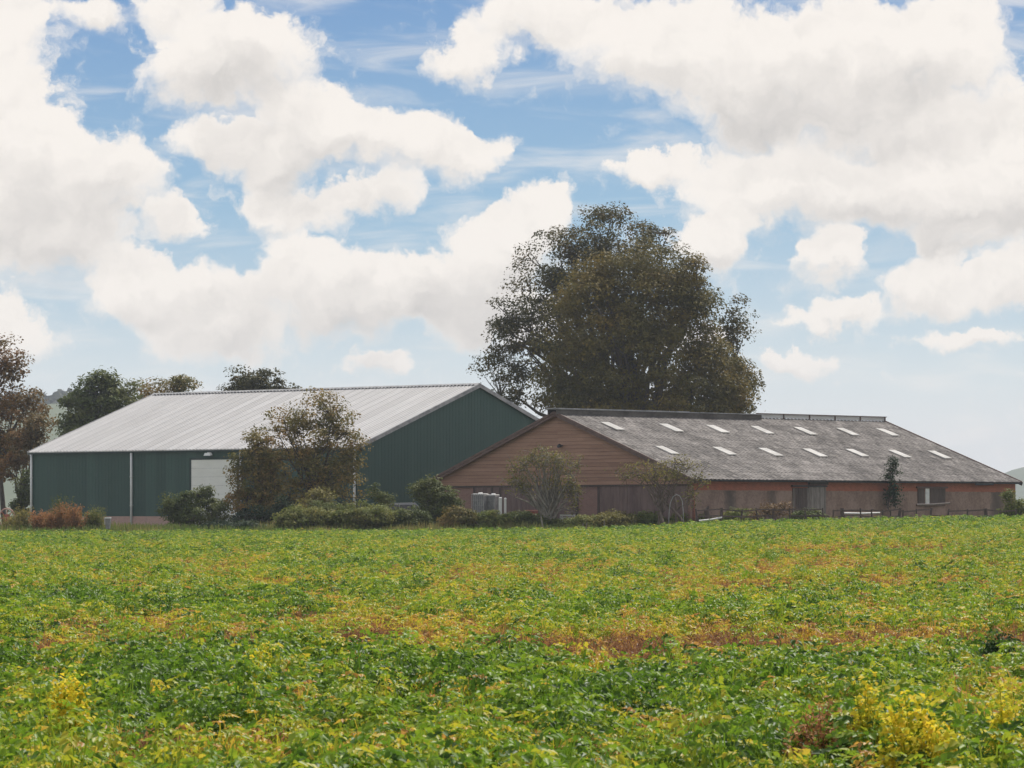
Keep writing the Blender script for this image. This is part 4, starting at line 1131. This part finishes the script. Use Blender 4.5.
# fence along the barn side: posts and two rails
fx = [697, 722, 742, 757, 773, 790, 806, 823, 833, 842, 861, 872, 882, 899, 903, 916, 931, 948, 967, 986, 1000, 1016]
big = {722: .18, 842: .24, 899: .18, 986: .22, 931: .14}
Yf = lambda px: 207.5 + (px-697)*.010
fence = thing('paddock_fence', 'weathered post and rail fence between the field and brick wall', 'fence', at(697, Yf(697)))
Lp = Vector(fence.location); tops = []
for px in fx:
    Yp = Yf(px); q = at(px, Yp) - Lp; w = big.get(px, .10)
    ztop = E + (HOR-(508.6 + random.uniform(-.8, 1.2) - (1.2 if px in big else 0)))*Yp/F - Lp.z
    b = MB(); b.tube([(q.x, q.y, q.z-.3), (q.x+random.gauss(0, .02), q.y, (q.z+ztop)/2), (q.x+random.gauss(0, .04), q.y, ztop)], [w/2*1.05, w/2, w/2*.92], 8)
    b.build('post', MAT['dark_wood'], fence); tops.append((q, ztop))
for k_, drop in enumerate((.10, .46)):
    for i in range(0, len(tops)-1):
        q, h = tops[i]; r_, h2 = tops[i+1]
        if (i*7+k_*3) % 9 == 4: continue
        b = MB(); b.beam((q.x, q.y-.09, h-drop+random.gauss(0, .02)), (r_.x, r_.y-.09, h2-drop+random.gauss(0, .02)), .04, .075, random.random()); b.build('rail', MAT['dark_wood'], fence)
for (xa, za, xb, zb2, Y, lab, mt) in ((699, 520.8, 722, 517.5, 207.2, 'pale sloping pole resting low against the dark post', 'pale_plastic'), (844, 513.2, 880, 512.8, 210.2, 'long pale pole lying level behind the fence posts', 'pale_plastic'),
                                   (917, 504.6, 950, 503.2, 211.6, 'grey rail leaning level below the boarded window', 'grey_wood')):
    b = MB(); A = at(xa, Y, za); B_ = at(xb, Y+.3, zb2); ct = (A+B_)/2
    b.tube([A-ct, (A+B_)/2-ct-Vector((0, 0, .03)), B_-ct], .05, 7); o = b.build('pole', MAT[mt], None); o.location = ct; tag(o, lab, 'pole')
q = at(707, 209.2); b = MB(); b.tube([(0, 0, -.2), (.05, 0, .6), (-.04, 0, 1.15), (.09, 0, 1.42)], [.13, .16, .14, .05], 8); o = b.build('stump', MAT['black_metal'], None); o.location = q
o.data.materials.clear(); o.data.materials.append(MAT['dark_wood']); tag(o, 'dark gnarled stump near the pale sloping pole', 'stump')

# single plants that stand out in the near crop
def lone(label, px, py, tnt, h, rad, n, leaf_s, seed, wither=False, cat='crop plant'):
    Y = 17.
    for _ in range(30):
        x = (px-512)*Y/F; Y = (E-float(gz(x, Y))-h*.45)*F/(py-HOR)
    x = (px-512)*Y/F
    n = int(n*4.2); leaf_s *= .5; rad *= .9
    rng = np.random.default_rng(seed); nn = n*6
    a = rng.uniform(0, 6.283, n); rr = rad*np.sqrt(rng.uniform(0, 1, n)); zz = h*(1-.5*(rr/rad)**2)*rng.uniform(.5, 1, n)
    C = np.stack([rr*np.cos(a), rr*np.sin(a), zz], 1); C = np.repeat(C, 6, 0)+rng.normal(size=(nn, 3))*leaf_s*.9
    C[:, 2] = np.maximum(C[:, 2], .02)
    N = rng.normal(size=(nn, 3))*.6; N[:, 2] += .9; N[:, 1] -= .3
    V, Q = leaf_quads(C, N, leaf_s*rng.uniform(.8, 1.5, nn), rng, .7 if not wither else .35, .25)
    root = thing('crop_plant', label, cat, (x, Y, float(gz(x, Y))))
    np_mesh('foliage', V, Q, rng.uniform(0, 1, nn), tnt, root)
    b = MB()
    for i in range(0, n, 5): b.tube([(0, 0, -.03), (C[i*6, 0]*.6, C[i*6, 1]*.6, C[i*6, 2]*.7), tuple(C[i*6])], [.006, .005, .003], 4, cap=False)
    b.build('stem', MAT['pl_brown'] if wither else tnt, root)
    return root


MAT['pl_yellow'] = leaf_mat('bright_yellow_leaf', [(0, (.22, .30, .02)), (.25, (.55, .55, .035)), (.6, (.78, .66, .045)), (1, (.86, .58, .045))], .42, clump=.15)
MAT['pl_dark'] = leaf_mat('lush_dark_leaf', [(0, (.012, .035, .01)), (.6, (.025, .06, .014)), (1, (.07, .12, .025))], .25)
MAT['pl_brown'] = leaf_mat('withered_leaf', [(0, (.22, .09, .04)), (.6, (.42, .19, .07)), (1, (.55, .30, .10))], .3)
lone('bright yellow plant in the lower left of the field', 68, 722, MAT['pl_yellow'], .74, .20, 26, .075, 301)
lone('yellow plant bunch close to the lower right edge, above the withered stalks', 868, 742, MAT['pl_yellow'], .78, .14, 22, .07, 302)
lone('brightest golden yellow plant low at the bottom right', 918, 755, MAT['pl_yellow'], .77, .26, 38, .08, 303)
lone('narrow yellow plant nearest the bottom right corner', 1004, 750, MAT['pl_yellow'], .77, .12, 18, .07, 304)
lone('withered rust brown plant at the bottom, left of the yellow bunch', 825, 752, MAT['pl_brown'], .62, .28, 40, .075, 305, True)
lone('round dark green bushy plant at the right edge of the field', 1000, 664, MAT['pl_dark'], .56, .27, 60, .07, 306)
lone('yellow plant in the green foliage left of the field middle', 262, 683, MAT['pl_yellow'], .64, .15, 14, .065, 307)

# ================================================================== far hills and woods
MAT['hill'] = weathered('hill_meadow', (.05, .075, .035), (.09, .11, .055), .01, .95)
def ridge(name, pxs, pys, Y, depth, label):
    xs = [(p-512)*Y/F for p in pxs]; zs = [E+(HOR-q)*Y/F for q in pys]
    rows = []
    for fr, dy in ((0, -depth), (.55, -depth*.5), (.9, -depth*.2), (1, 0), (.9, depth*.3), (0, depth)):
        rows.append([(x, Y+dy, .5+(z-.5)*fr) for x, z in zip(xs, zs)])
    V = np.array(rows).reshape(-1, 3); nx = len(xs); i = np.arange(len(V)).reshape(len(rows), nx)
    Q = np.stack([i[:-1, :-1], i[:-1, 1:], i[1:, 1:], i[1:, :-1]], -1).reshape(-1, 4)
    o = np_mesh(name, V, Q, np.zeros(len(Q)), MAT['hill']); o.data.polygons.foreach_set('use_smooth', [True]*len(Q))
    return tag(o, label, kind='structure')


ridge('hill', [-400, -250, -100, 0, 40, 75, 100, 125, 160, 230, 300, 420], [470, 430, 412, 408, 404, 400, 405, 418, 432, 460, 490, 512], 1900, 380, 'hazy wooded hill far behind the left trees')
ridge('far_hill', [930, 975, 1000, 1012, 1024, 1060, 1120, 1250, 1400], [512, 500, 478, 470, 467, 462, 458, 470, 500], 3300, 300, 'pale blue hill far beyond the right end of barn')
rng = np.random.default_rng(77); n = 16000
px = rng.uniform(-150, 190, n); fr = rng.uniform(0, 1, n)
topy = np.interp(px, [-100, 0, 40, 75, 100, 125, 160, 230], [412, 408, 404, 400, 405, 418, 432, 460])
Y = 1900 - 300*(1-fr)*rng.uniform(.2, 1, n)
bump = np.array([mnoise.noise(Vector((a*.09, b_*.01, 2)))*7+mnoise.noise(Vector((a*.3, b_*.03, 5)))*4 for a, b_ in zip(px, Y)])
py = topy + (1-fr)*95 - 4 + bump*fr - rng.uniform(0, 8, n)
C = np.stack([(px-512)*Y/F, Y, E+(HOR-py)*Y/F], 1)
V, Q = leaf_quads(C, rng.normal(size=(n, 3))*.7+np.array([0, -.4, .8]), rng.uniform(2.5, 6, n), rng, .8)
o = np_mesh('far_woods', V, Q, rng.uniform(0, 1, n), leaf_mat('far_wood_leaf', [(0, (.03, .045, .025)), (1, (.075, .085, .045))], .2, clump_scale=.02)); tag(o, 'hazy far-off wood on the hill behind the left trees', 'wood', kind='stuff')

# ================================================================== air
b = MB(); b.box(-2600, 2600, -80, 3900, -1.2, 78)
m = bpy.data.materials.new('haze_air'); m.use_nodes = True; tt = NT(m.node_tree); tt.n.remove(tt.n['Principled BSDF'])
pv = tt.new('ShaderNodeVolumePrincipled'); pv.inputs['Color'].default_value = (.86, .92, 1, 1); pv.inputs['Density'].default_value = .00016; pv.inputs['Anisotropy'].default_value = 0
tt.l.new(pv.outputs[0], tt.n['Material Output'].inputs['Volume'])
o = b.build('haze', m); tag(o, 'thin pale haze in the air over the whole scene', 'haze', kind='stuff')
